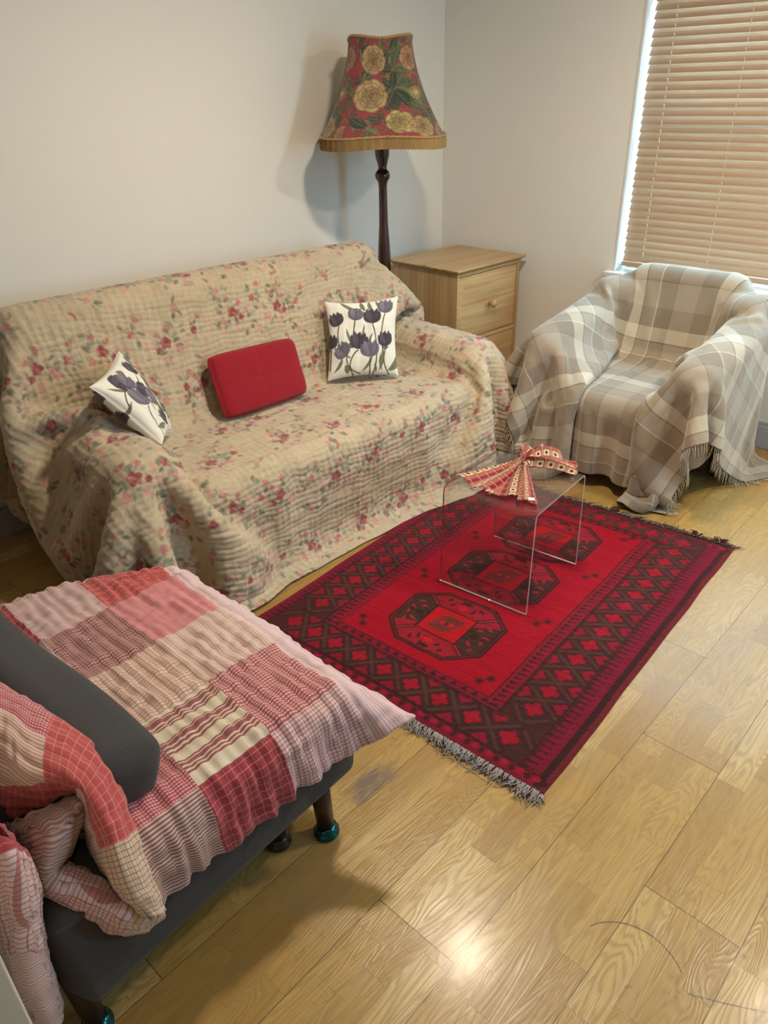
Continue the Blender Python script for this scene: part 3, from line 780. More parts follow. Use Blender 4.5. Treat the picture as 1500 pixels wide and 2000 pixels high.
def rug_canvas():
    red, deep, dk, br = (0.28, 0.004, 0.013), (0.15, 0.008, 0.022), (0.022, 0.012, 0.012), (0.115, 0.014, 0.02)
    cv = Canvas(RUG_W, RUG_L, 0.0028, deep, 5); rs = cv.rs
    cv.rect(1.110, 1.130, 0, 2, dk); cv.rect(1.130, 1.2, 0, 2, (0.11, 0.015, 0.02)); cv.rect(0, 2, 0, 0.012, (0.10, 0.015, 0.02)); cv.rect(0, 2, 1.468, 2, dk)
    for i in range(150): cv.rect(i * 0.0075, i * 0.0075 + .003, 0.004, 0.008, (0.55, 0.42, 0.38), .8)
    # combs and buds along the outer guard
    for k in range(62):
        t = 0.03 + k * 0.0233
        for s0, s1 in ((1.063, 1.090), (0.022, 0.046)):
            cv.rect(s0, s1, t, t + 0.0085, dk, .85); cv.ell(s0 if s0 > .5 else s1, t + .004, .008, .006, dk)
        cv.rect(1.094, 1.108, t + .008, t + .013, dk, .5)
    for k in range(24):
        s = 0.04 + k * 0.0465
        for t in (0.036, 1.447):
            cv.ell(s, t, .011, .010, (0.24, 0.010, 0.022)); cv.line([(s - .018, t + .012), (s, t + .016), (s + .018, t + .012)], .007, dk, .9); cv.ell(s + .023, t - .004, .008, .012, dk, 0, .9)
    # broad lattice border
    for a in ((.052, .203, .055, 1.445), (.902, 1.053, .055, 1.445), (.052, 1.053, .055, .178), (.052, 1.053, 1.357, 1.445)): cv.rect(*a, (0.042, 0.016, 0.015))
    r_ = [.12, .254, .345, .435, .525, .612, .70, .79, .878, .966, 1.055, 1.142, 1.23, 1.318, 1.405]; c_ = [.13, .225, .319, .425, .531, .637, .743, .857, .979]

    def cross(s, t, r, c=(0.26, 0.007, 0.018)):
        for a in (0, PI / 2): cv.ell(s + r * .5 * math.cos(a), t + r * .5 * math.sin(a), r * .55, r * .42, c, a); cv.ell(s - r * .5 * math.cos(a), t - r * .5 * math.sin(a), r * .55, r * .42, c, a)
        cv.ell(s, t, r * .55, r * .55, c); cv.rect(s - r * .12, s + r * .12, t - r * .12, t + r * .12, (0.20, 0.02, 0.02))

    def half(s, t, dx, dy, r):
        c = (0.21, 0.008, 0.02); px, py = -dy, dx
        cv.poly([(s - px * r, t - py * r), (s + px * r, t + py * r), (s + dx * r * 1.1, t + dy * r * 1.1)], c); cv.ell(s + px * r * .55, t + py * r * .55, r * .42, r * .36, c); cv.ell(s - px * r * .55, t - py * r * .55, r * .42, r * .36, c)
    lt = (0.085, 0.035, 0.032)
    for sc, a, b in ((.1275, .058, .197), (.9775, .908, 1.047)):
        for i in range(len(r_) - 1):
            t0, t1 = r_[i], r_[i + 1]
            for w_, cc in ((.036, (0.028, 0.015, 0.013)), (.014, (0.050, 0.024, 0.021)), (.003, lt)):
                cv.line([(a, t0), (b, t1)], w_, cc, .9); cv.line([(b, t0), (a, t1)], w_, cc, .9)
        for t in r_: cross(sc, t, .028)
        for i in range(1, len(r_) - 1):
            tm = (r_[i] + r_[i + 1]) / 2
            if tm < 1.35: half(a + .006, tm, 1, 0, .026); half(b - .006, tm, -1, 0, .026)
    for tc, a, b in ((.1165, .06, .173), (1.401, 1.362, 1.440)):
        for i in range(len(c_) - 1):
            s0, s1 = c_[i], c_[i + 1]
            for w_, cc in ((.036, (0.028, 0.015, 0.013)), (.014, (0.050, 0.024, 0.021)), (.003, lt)):
                cv.line([(s0, a), (s1, b)], w_, cc, .9); cv.line([(s1, a), (s0, b)], w_, cc, .9)
        for s in c_: cross(s, tc, .028)
        for i in range(len(c_) - 1):
            m = (c_[i] + c_[i + 1]) / 2; half(m, a + .004, 0, 1, .025); half(m, b - .004, 0, -1, .025)
    for y in np.arange(.056, 1.445, .0112):    # woven texture of the lattice ground
        for a, b in ((.052, .203), (.902, 1.053)): cv.rect(a, b, y, y + .0045, (0.02, 0.014, 0.012), .28)
    # inner guard
    for a in ((.203, .255, .178, 1.357), (.852, .902, .178, 1.357), (.203, .902, .178, .212), (.203, .902, 1.335, 1.357)): cv.rect(*a, (0.19, 0.008, 0.020))
    for k in range(50):
        t = 0.19 + k * 0.0235
        if t > 1.34: break
        for s0, s1 in ((.865, .892), (.213, .240)):
            cv.poly([(s0, t), (s1, t + .004), (s1, t + .011), (s0, t + .008)], dk, .9); cv.ell(s0 + .004, t + .003, .006, .008, dk, .4)
    for k in range(19):
        s = .215 + k * .0372
        for t in (.196, 1.346): cv.ell(s, t, .007, .009, dk); cv.line([(s - .012, t - .008), (s, t + .010), (s + .012, t - .008)], .005, dk, .9)
    for a, b, c, d, w_ in ((.203, .178, .902, 1.357, .007), (.197, .170, .909, 1.364, .004), (.255, .212, .852, 1.335, .0045), (.055, .055, 1.053, 1.446, .006), (.046, .048, 1.061, 1.452, .003)):
        cv.line([(a, b), (c, b), (c, d), (a, d), (a, b)], w_, dk)
    cv.rect(.2575, .8495, .2145, 1.3325, red)
    # three octagonal medallions
    for ct in (.425, .787, 1.137):
        O = [(.367, -.093), (.362, .080), (.455, .157), (.649, .165), (.738, .093), (.738, -.076), (.648, -.163), (.455, -.168)]
        O = [(a, ct + b) for a, b in O]; cx = .551
        sh = lambda f: [(cx + (a - cx) * f, ct + (b - ct) * f) for a, b in O]
        cv.poly(O, dk); cv.poly(sh(.955), (0.14, 0.018, 0.02)); cv.poly(sh(.935), dk); cv.poly(sh(.90), (0.24, 0.012, 0.022))
        I = sh(.90); q = .075; K = [(cx - q * 1.12, ct - q), (cx - q * 1.12, ct + q), (cx + q * 1.12, ct + q), (cx + q * 1.12, ct - q)]
        # left and right quarters dark, near and far quarters red
        cv.poly([I[0], I[1], (cx, ct)], (0.030, 0.024, 0.016)); cv.poly([I[4], I[5], (cx, ct)], (0.030, 0.024, 0.016)); cv.poly([I[1], ((I[1][0] + I[2][0]) / 2, (I[1][1] + I[2][1]) / 2), K[1], (cx, ct)], (0.032, 0.024, 0.016))
        cv.poly([I[5], ((I[5][0] + I[6][0]) / 2, (I[5][1] + I[6][1]) / 2), K[3], (cx, ct)], (0.032, 0.024, 0.016))
        for (a, b), (c, d) in zip(K, [((I[7][0] + I[0][0]) / 2, (I[7][1] + I[0][1]) / 2), ((I[1][0] + I[2][0]) / 2, (I[1][1] + I[2][1]) / 2), ((I[3][0] + I[4][0]) / 2, (I[3][1] + I[4][1]) / 2), ((I[5][0] + I[6][0]) / 2, (I[5][1] + I[6][1]) / 2)]):
            cv.line([(a, b), (c, d)], .017, dk); cv.line([(a, b), (c, d)], .007, (0.27, 0.02, 0.03))
        for i in range(4):   # trefoils and sprays in each quarter
            ax, ay = [(-1, 0), (1, 0), (0, 1), (0, -1)][i]; on = dk if i > 1 else (0.29, 0.012, 0.03)
            for e in (-1, 1):
                for f, g in ((.105, .04), (.135, .015), (.125, .062)):
                    x, y = cx + ax * f * 1.1 + (-ay) * e * g, ct + ay * f + ax * e * g
                    cv.ell(x, y, .014, .006, on, rs.uniform(0, PI), .95); cv.ell(x + .008, y + .007, .006, .004, (0.36, 0.01, 0.02) if i > 1 else dk, 0, .9)
            cv.ell(cx + ax * .112, ct + ay * .105, .017, .014, (0.40, 0.01, 0.015) if i > 1 else (0.012, 0.016, 0.010)); cv.ell(cx + ax * .145, ct + ay * .135, .010, .010, dk)
            cv.ell(cx + ax * .092 - ay * .02, ct + ay * .092 + ax * .02, .010, .008, red if i > 1 else (0.012, 0.016, 0.010)); cv.ell(cx + ax * .092 + ay * .02, ct + ay * .092 - ax * .02, .010, .008, red if i > 1 else (0.012, 0.016, 0.010))
        cv.poly(K, dk); cv.poly([(cx + (a - cx) * .92, ct + (b - ct) * .92) for a, b in K], (0.38, 0.006, 0.010))
        D = [(cx - .070, ct), (cx, ct + .062), (cx + .070, ct), (cx, ct - .062)]; D = [(cx - .060, ct - .045), (cx - .022, ct + .05), (cx + .060, ct + .045), (cx + .022, ct - .05)]
        cv.poly(D, (0.055, 0.02, 0.015))
        for k in range(4):
            f = .25 + .22 * k; cv.line([(cx + (a - cx) * f, ct + (b - ct) * f) for a, b in D + D[:1]], .004, (0.30, 0.03, 0.03), .8)
        cv.ell(cx - .014, ct, .009, .009, (0.42, 0.01, 0.015)); cv.ell(cx + .018, ct + .004, .009, .009, (0.42, 0.01, 0.015))
    for s, e in ((.808, 1), (.302, -1)):      # small double stars between the medallions
        for t in (.262, .625, .972, 1.300):
            for ox, oy in ((-e * .018, -.010), (e * .006, .022)):
                for k in range(4): a = k * PI / 4; cv.line([(s + ox - math.cos(a) * .015, t + oy - math.sin(a) * .015), (s + ox + math.cos(a) * .015, t + oy + math.sin(a) * .015)], .0045, dk)
                cv.ell(s + ox, t + oy, .008, .008, dk)
            cv.line([(s - e * .018, t - .01), (s + e * .006, t + .022)], .004, dk)
    # the dye varies a little from row to row (knotted wool)
    X, Y = np.meshgrid(cv.X, cv.Y); v = 1 + .13 * vnoise(X * 9, Y * 120, 4) + .10 * vnoise(X * 330, Y * 330, 7) + .06 * vnoise(X * 3, Y * 3, 8)
    cv.a *= v[..., None]
    return cv


def rug():
    r = tag(empty('rug', (-1.25, 1.93, 0)), 'red and black patterned wool rug with three octagons and fringed ends', 'rug')
    cv = rug_canvas(); S, T = np.meshgrid(cv.X, cv.Y); wob = .004 * vnoise(S * 5, T * 5, 2)
    x, y = rug_xy(S + .0035 * vnoise(T * 6, S * 0 + 2, 3), T + wob)
    z = 0.0085 + .0009 * vnoise(S * 300, T * 300, 3) + .0012 * vnoise(S * 4, T * 4, 31)
    e = np.minimum(np.minimum(S, RUG_W - S), np.minimum(T, RUG_L - T)); z = z * sm(-0.002, .006, e) + .001
    P = np.stack([x + 1.25, y - 1.93, z], -1)
    t = NT('knotted_wool', 0.95, 0.12, 0.45); t.color(t.attr('dye')); n_ = t.noise(t.coord(), 420, 2); t.bump(n_, 0.5, 0.002); t.b.inputs['Sheen Tint'].default_value = (0.8, 0.1, 0.12, 1)
    link('pile', P, None, t.m, r, True, None, cv.a, quads=grid_quads(*S.shape))

    def fringe(tt, dirn, mats, n, seed):
        rs = np.random.RandomState(seed); mb = [MB() for _ in mats]
        for k in range(n):
            s = rs.uniform(0.0, RUG_W); L = rs.uniform(.018, .045) * (1.5 if rs.rand() < .12 else 1); a = rs.normal(0, .55) + .35 * math.sin(s * 17); p = []; zz = .006 + rs.uniform(0, .006)
            for q in range(4):
                f = q / 3; ss = s + math.sin(a * f * 1.3) * L * f + rs.normal(0, .001); t_ = tt + dirn * (f * L * math.cos(a * f) - .004); X_, Y_ = rug_xy(np.array(ss), np.array(t_)); p.append((float(X_) + 1.25, float(Y_) - 1.93, max(.0015, zz * (1 - f * .8) + rs.uniform(0, .004))))
            mb[0 if rs.rand() < .85 else -1].tube(p, [.0016, .0015, .0012, .0006], 4)
        for m, mm in zip(mb, mats): m.build('fringe', mm, r, smooth=True)
    grey = plain('grey_wool_fringe', (0.36, 0.33, 0.32), .95, .1); dkr = plain('dark_red_wool_fringe', (0.06, 0.015, 0.018), .95, .1); dkb = plain('dark_brown_wool_fringe', (0.085, 0.06, 0.05), .95, .1)
    fringe(0, -1, [grey, dkr], 1100, 1); fringe(RUG_L, 1, [dkb, grey], 900, 2)
    # loose tufts
    rs = np.random.RandomState(9)
    for s, n in ((.30, 6), (.66, 8), (1.00, 10), (1.10, 12)):
        m = MB()
        for k in range(n):
            a = rs.uniform(-1.2, .5); L = rs.uniform(.02, .05); x0_, y0_ = rug_xy(np.array(s + rs.normal(0, .01)), np.array(RUG_L + .01)); x0_, y0_ = float(x0_) + 1.25, float(y0_) - 1.93
            m.tube([(x0_, y0_, .01), (x0_ + math.sin(a) * L * .5, y0_ + abs(math.cos(a)) * L * .5, .018), (x0_ + math.sin(a) * L, y0_ + abs(math.cos(a)) * L, .006)], [.0025, .002, .0008], 5)
        m.build('tuft', dkr, r, smooth=True)


rug()


# ------------------------------------------------------------------ clear acrylic table
def fix_normals(o):
    import bmesh
    b = bmesh.new(); b.from_mesh(o.data); bmesh.ops.recalc_face_normals(b, faces=b.faces); b.to_mesh(o.data); b.free()


def acrylic():
    def clear(name, tint, edge=False):
        m = bpy.data.materials.new(name); m.use_nodes = True; n = m.node_tree.nodes; l = m.node_tree.links; n.clear()
        out = n.new('ShaderNodeOutputMaterial'); tr = n.new('ShaderNodeBsdfTransparent'); tr.inputs[0].default_value = (*tint, 1); gl = n.new('ShaderNodeBsdfGlossy'); gl.inputs['Roughness'].default_value = 0.03
        gl.inputs['Color'].default_value = (1, 1, 1, 1); mx = n.new('ShaderNodeMixShader'); fr = n.new('ShaderNodeFresnel'); fr.inputs[0].default_value = 1.49
        if edge:
            df = n.new('ShaderNodeBsdfTranslucent'); df.inputs[0].default_value = (0.85, 0.80, 0.78, 1); d2 = n.new('ShaderNodeBsdfDiffuse'); d2.inputs[0].default_value = (0.72, 0.66, 0.64, 1)
            a = n.new('ShaderNodeMixShader'); a.inputs[0].default_value = .5; l.new(df.outputs[0], a.inputs[1]); l.new(d2.outputs[0], a.inputs[2]); b = n.new('ShaderNodeMixShader'); b.inputs[0].default_value = .72
            l.new(tr.outputs[0], b.inputs[1]); l.new(a.outputs[0], b.inputs[2]); l.new(fr.outputs[0], mx.inputs[0]); l.new(b.outputs[0], mx.inputs[1]); l.new(gl.outputs[0], mx.inputs[2])
        else:
            ge = n.new('ShaderNodeNewGeometry'); ml = n.new('ShaderNodeMath'); ml.operation = 'MULTIPLY_ADD'; ml.inputs[1].default_value = -1.0; ml.inputs[2].default_value = 1.0; l.new(ge.outputs['Backfacing'], ml.inputs[0]); m2 = n.new('ShaderNodeMath'); m2.operation = 'MULTIPLY'; l.new(ml.outputs[0], m2.inputs[0]); l.new(fr.outputs[0], m2.inputs[1])
            hz = n.new('ShaderNodeBsdfDiffuse'); hz.inputs[0].default_value = (0.6, 0.58, 0.56, 1); hm = n.new('ShaderNodeMixShader'); hm.inputs[0].default_value = 0.03; l.new(tr.outputs[0], hm.inputs[1]); l.new(hz.outputs[0], hm.inputs[2])
            l.new(m2.outputs[0], mx.inputs[0]); l.new(hm.outputs[0], mx.inputs[1]); l.new(gl.outputs[0], mx.inputs[2])
        l.new(mx.outputs[0], out.inputs[0]); return m
    body, edge = clear('clear_acrylic', (0.91, 0.89, 0.89)), clear('acrylic_edge', (0.7, 0.66, 0.66), True)
    hw, hd, Ht, th, R = 0.178, 0.186, 0.401, 0.008, 0.022; path = [(-hd - .012, 0.0122), (-hd, Ht - R)]
    for k in range(1, 8): a = PI / 2 * k / 8; path.append((-hd + R - R * math.cos(a), Ht - R + R * math.sin(a)))
    path.append((-hd + R, Ht)); full = path + [(-y, z) for y, z in path[::-1]]; p = np.array(full); d = np.gradient(p, axis=0); n_ = np.stack([d[:, 1], -d[:, 0]], 1); n_ /= np.linalg.norm(n_, axis=1, keepdims=True)
    q = p + n_ * th; V = []; F = []; N = len(p); e = []
    for x in (-hw, hw):
        for a in (p, q):
            for y, z in a: V.append((x, y, max(z, .0122)))
    ix = lambda s, t, k: s * 2 * N + t * N + k
    for k in range(N - 1):
        F.append((ix(0, 0, k), ix(0, 0, k + 1), ix(1, 0, k + 1), ix(1, 0, k))); F.append((ix(0, 1, k + 1), ix(0, 1, k), ix(1, 1, k), ix(1, 1, k + 1))); e += [0, 0]
        for s in (0, 1): F.append((ix(s, 0, k), ix(s, 1, k), ix(s, 1, k + 1), ix(s, 0, k + 1))); e.append(1)
    for k in (0, N - 1): F.append((ix(0, 0, k), ix(0, 1, k), ix(1, 1, k), ix(1, 0, k))); e.append(1)
    o = link('side_table', V, F, body, None, False); fix_normals(o); o.data.materials.append(edge)
    for f, m in zip(o.data.polygons, e): f.material_index = m
    o.location = (-1.266, 2.012, 0); o.rotation_euler = (0, 0, math.radians(4.8))
    tag(o, 'clear acrylic side table bent from one sheet, standing on the red rug', 'table')


acrylic()


# ------------------------------------------------------------------ cushions
def pillow_grid(c, thick, n, pinch=0.05, flat=False):
    TL, TR, BR, BL = [np.array(q, float) for q in c]; u, v = np.meshgrid(np.linspace(0, 1, n), np.linspace(0, 1, n))
    a, b = 2 * u - 1, 2 * v - 1
    du = u + pinch * a * -1 * (b * b - 1) * -1 * 0 - pinch * a * (1 - b * b) * (a * a); dv = v - pinch * b * (1 - a * a) * (b * b)
    if flat: du = .5 + a * np.sqrt(1 - .07 * b ** 8) / 2; dv = .5 + b * np.sqrt(1 - .12 * a ** 8) / 2
    P = (TL * (1 - du)[..., None] + TR * du[..., None]) * (1 - dv)[..., None] + (BL * (1 - du)[..., None] + BR * du[..., None]) * dv[..., None]
    N = np.cross(TR - TL, TL - BL); N /= np.linalg.norm(N)
    h = np.sqrt(np.clip(1 - a ** (8 if flat else 2), 0, 1) * np.clip(1 - b ** (8 if flat else 2), 0, 1)) ** (.55 if flat else .75)
    h *= 1 + .05 * vnoise(u * 4, v * 4, 3) * (0 if flat else 1); wr = (.0035 * vnoise(u * 13, v * 5, 12) + .0025 * vnoise(u * 6, v * 16, 13)) * (0.3 if flat else 1)
    return u, v, P + N * (h * thick / 2 + wr * (1 - a ** 8) * (1 - b ** 8))[..., None], P - N * (h * thick / 2)[..., None], N


def two_sheets(name, A, B, mat, parent, cA, cB):
    n = A.shape[0]; q = grid_quads(n, n); V = np.concatenate([A.reshape(-1, 3), B.reshape(-1, 3)]); Q = np.concatenate([q[:, ::-1], q + n * n])
    ring = np.concatenate([np.arange(n - 1), np.arange(n - 1) * n + n - 1, n * n - 1 - np.arange(n - 1), (n - 1 - np.arange(n - 1)) * n]); nx = np.roll(ring, -1)
    Q = np.concatenate([Q, np.stack([ring, nx, nx + n * n, ring + n * n], -1)])
    return link(name, V, None, mat, parent, True, None, np.concatenate([cA.reshape(-1, 3), cB.reshape(-1, 3)]), quads=Q)


def tulip(cv, x, y, s, ang, dark=True, stem=0.0, bend=0.0):
    """a tulip head of height s at x, y, pointing along ang, with a stem of given length"""
    c0, c1, ln = ((0.070, 0.058, 0.078), (0.105, 0.09, 0.12), (0.030, 0.026, 0.035)) if dark else ((0.16, 0.145, 0.185), (0.22, 0.20, 0.25), (0.06, 0.055, 0.08)); c, sn = math.cos(ang), math.sin(ang)
    R = lambda a, b: (x + (a * c - b * sn) * s, y + (a * sn + b * c) * s)
    if stem:
        p = [R(-.1, 0)]
        for k in range(1, 8): f = k / 7; p.append((x - c * stem * f - sn * bend * math.sin(f * PI) * -1, y - sn * stem * f - c * bend * math.sin(f * PI)))
        cv.line(p, .0062, (0.075, 0.07, 0.05))
    X_, Y_ = R(.36, 0); cv.ell(X_, Y_, .40 * s, .47 * s, c0, ang)
    for off, L, w_, cc in ((-.62, 1.02, .50, c0), (.62, .98, .50, c0), (0, 1.06, .52, c0), (-.33, 1.12, .46, c1), (.33, 1.08, .46, c0)):
        X_, Y_ = R(-.02, 0); q = leaf_pts(X_, Y_, L * s, w_ * s, ang + off, 9, .08 * (1 if off > 0 else -1)); cv.poly(q, cc); cv.line(q + q[:1], .0016, ln, .9)
    for b in (-.5, -.3, -.12, .08, .28, .48): cv.line([R(.02, b * .3), R(.35, b * .9), R(.75, b)], .0013, ln, .75)


def tulip_canvas(layout):
    cv = Canvas(0.36, 0.36, 0.0018, (0.80, 0.78, 0.70), 3); gr, gr2 = (0.105, 0.115, 0.062), (0.19, 0.205, 0.115)
    for k in layout['leaves']:
        x, y, L, w_, a = k; cv.poly(leaf_pts(x, y, L, w_, a, 9, .08), gr); cv.poly(leaf_pts(x, y, L * .96, w_ * .62, a, 9, .08), gr2); cv.line([(x, y), (x + L * math.cos(a), y + L * math.sin(a))], .0015, gr)
    for k in layout['tulips']: tulip(cv, k[0], k[1], k[2] * 1.22, *k[3:])
    return cv


# front design of the right-hand cushion, laid out by eye (u to the right, v downwards in metres)
D = -PI / 2
LAY_R = dict(tulips=[(.055, .115, .05, D - .35, True, .16, .03), (.140, .095, .048, D + .15, False, .12, .0), (.225, .115, .056, D, True, .25, -.02), (.290, .070, .052, D + .1, False, .16, .01),
                     (.090, .255, .055, D - .65, False, .12, .02), (.152, .225, .058, D + .15, True, .14, .03), (.210, .265, .060, D, False, .10, .0), (.295, .220, .052, D - .1, True, .14, .02), (.008, .215, .05, D, True, .1, 0)],
             leaves=[(.07, .0, .07, .016, .55), (.10, .035, .07, .014, .1), (.17, .0, .06, .02, 1.2), (.21, .0, .07, .020, 1.3), (.245, .0, .06, .014, 1.1), (.27, .0, .04, .012, 1.4), (.10, .215, .045, .03, -.5), (.095, .13, .09, .014, 1.15),
                     (.185, .12, .12, .012, 1.57), (.225, .16, .07, .012, 1.9), (.17, .18, .05, .006, 1.1), (.03, .33, .08, .018, -1.0), (.10, .345, .05, .03, -1.8), (.17, .34, .10, .014, -1.0), (.255, .34, .12, .018, -1.4), (.30, .34, .12, .02, -.9),
                     (.265, .25, .09, .012, 1.5), (.24, .35, .05, .01, -1.7), (.27, .22, .04, .022, .2), (.31, .34, .09, .02, -.75), (.0, .12, .12, .01, 1.5)])
LAY_L = dict(tulips=[(.06, .075, .065, D + 1.4, True, .0, 0), (.110, .10, .06, D + 1.0, False, .12, .02), (.10, .20, .075, D + .3, False, .16, .02), (.245, .09, .055, D + .6, True, .18, .02), (.16, .13, .05, D + 2.4, True, .0, 0),
                     (.235, .23, .062, D - .2, False, .10, .0), (.31, .20, .06, D + .3, True, .12, .0), (.30, .31, .065, D, True, .08, 0), (.335, .08, .05, D, False, .1, 0), (.19, .32, .06, D - .3, True, .06, 0)],
             leaves=[(.17, .07, .05, .035, -1.9), (.13, .15, .12, .016, .9), (.17, .19, .14, .016, .8), (.19, .15, .12, .012, 1.2), (.12, .26, .12, .02, .6), (.27, .16, .06, .03, -1.2), (.04, .15, .08, .012, 2.5), (.05, .30, .08, .03, .1),
                     (.26, .24, .10, .014, .9), (.22, .05, .09, .014, .5), (.02, .05, .09, .014, .8), (.08, .02, .09, .014, .5)])


def tulip_cushion(c, lay, label, thick=.115):
    u, v, A, B, N = pillow_grid(c, thick, 170); cv = tulip_canvas(lay); cA = cv.sample(u * .36, v * .36)
    cB = cv.sample((1 - u) * .36, v * .36)
    t = NT('printed_cotton', 0.85, 0.2, 0.15); t.color(t.attr('dye')); w_ = t.noise(t.coord(), 900, 1); t.bump(w_, 0.15, 0.0008)
    o = two_sheets('tulip_cushion', A, B, t.m, None, cA, cB); return tag(o, label, 'cushion', 'tulip print cushions on the sofa')


tulip_cushion([(-2.475, 2.270, .785), (-2.270, 2.530, .790), (-2.185, 2.430, .462), (-2.385, 2.175, .462)], LAY_R, 'square white cushion printed with grey tulips, upright against the far sofa arm')
tulip_cushion([(-2.27, 1.035, .785), (-2.50, 1.275, .800), (-2.40, 1.372, .478), (-2.185, 1.205, .548)], LAY_L, 'white tulip cushion tilted sideways on the near sofa arm')


def red_cushion():
    c = [(-2.475, 1.622, .692), (-2.475, 2.062, .672), (-2.352, 2.022, .462), (-2.372, 1.605, .462)]
    u, v, A, B, N = pillow_grid(c, .062, 70, .02, True)
    d = np.exp(-((u - .5) / .02) ** 2) + np.exp(-((v - .5) / .03) ** 2); A = A - N * (d * .0022)[..., None]
    t = NT('crimson_cotton', 0.85, 0.15, 0.25); n_ = t.noise(t.coord(), 500, 2); t.color(t.mix(t.math('MULTIPLY', n_, .4), (0.29, 0.009, 0.018), (0.20, 0.006, 0.014))); t.bump(n_, .3, .001)
    o = two_sheets('red_cushion', A, B, t.m, None, np.ones((70, 70, 3)), np.ones((70, 70, 3)))
    tag(o, 'small oblong crimson cushion leaning on the middle of the sofa back', 'cushion')
    n = 70; ring = np.concatenate([A[0, :-1] + B[0, :-1], A[:-1, -1] + B[:-1, -1], A[-1, :0:-1] + B[-1, :0:-1], A[:0:-1, 0] + B[:0:-1, 0]]) / 2
    m = MB(); m.tube([tuple(p) for p in ring] + [tuple(ring[0])], .0038, 6); m.build('piping', t.m, o, smooth=True)


red_cushion()


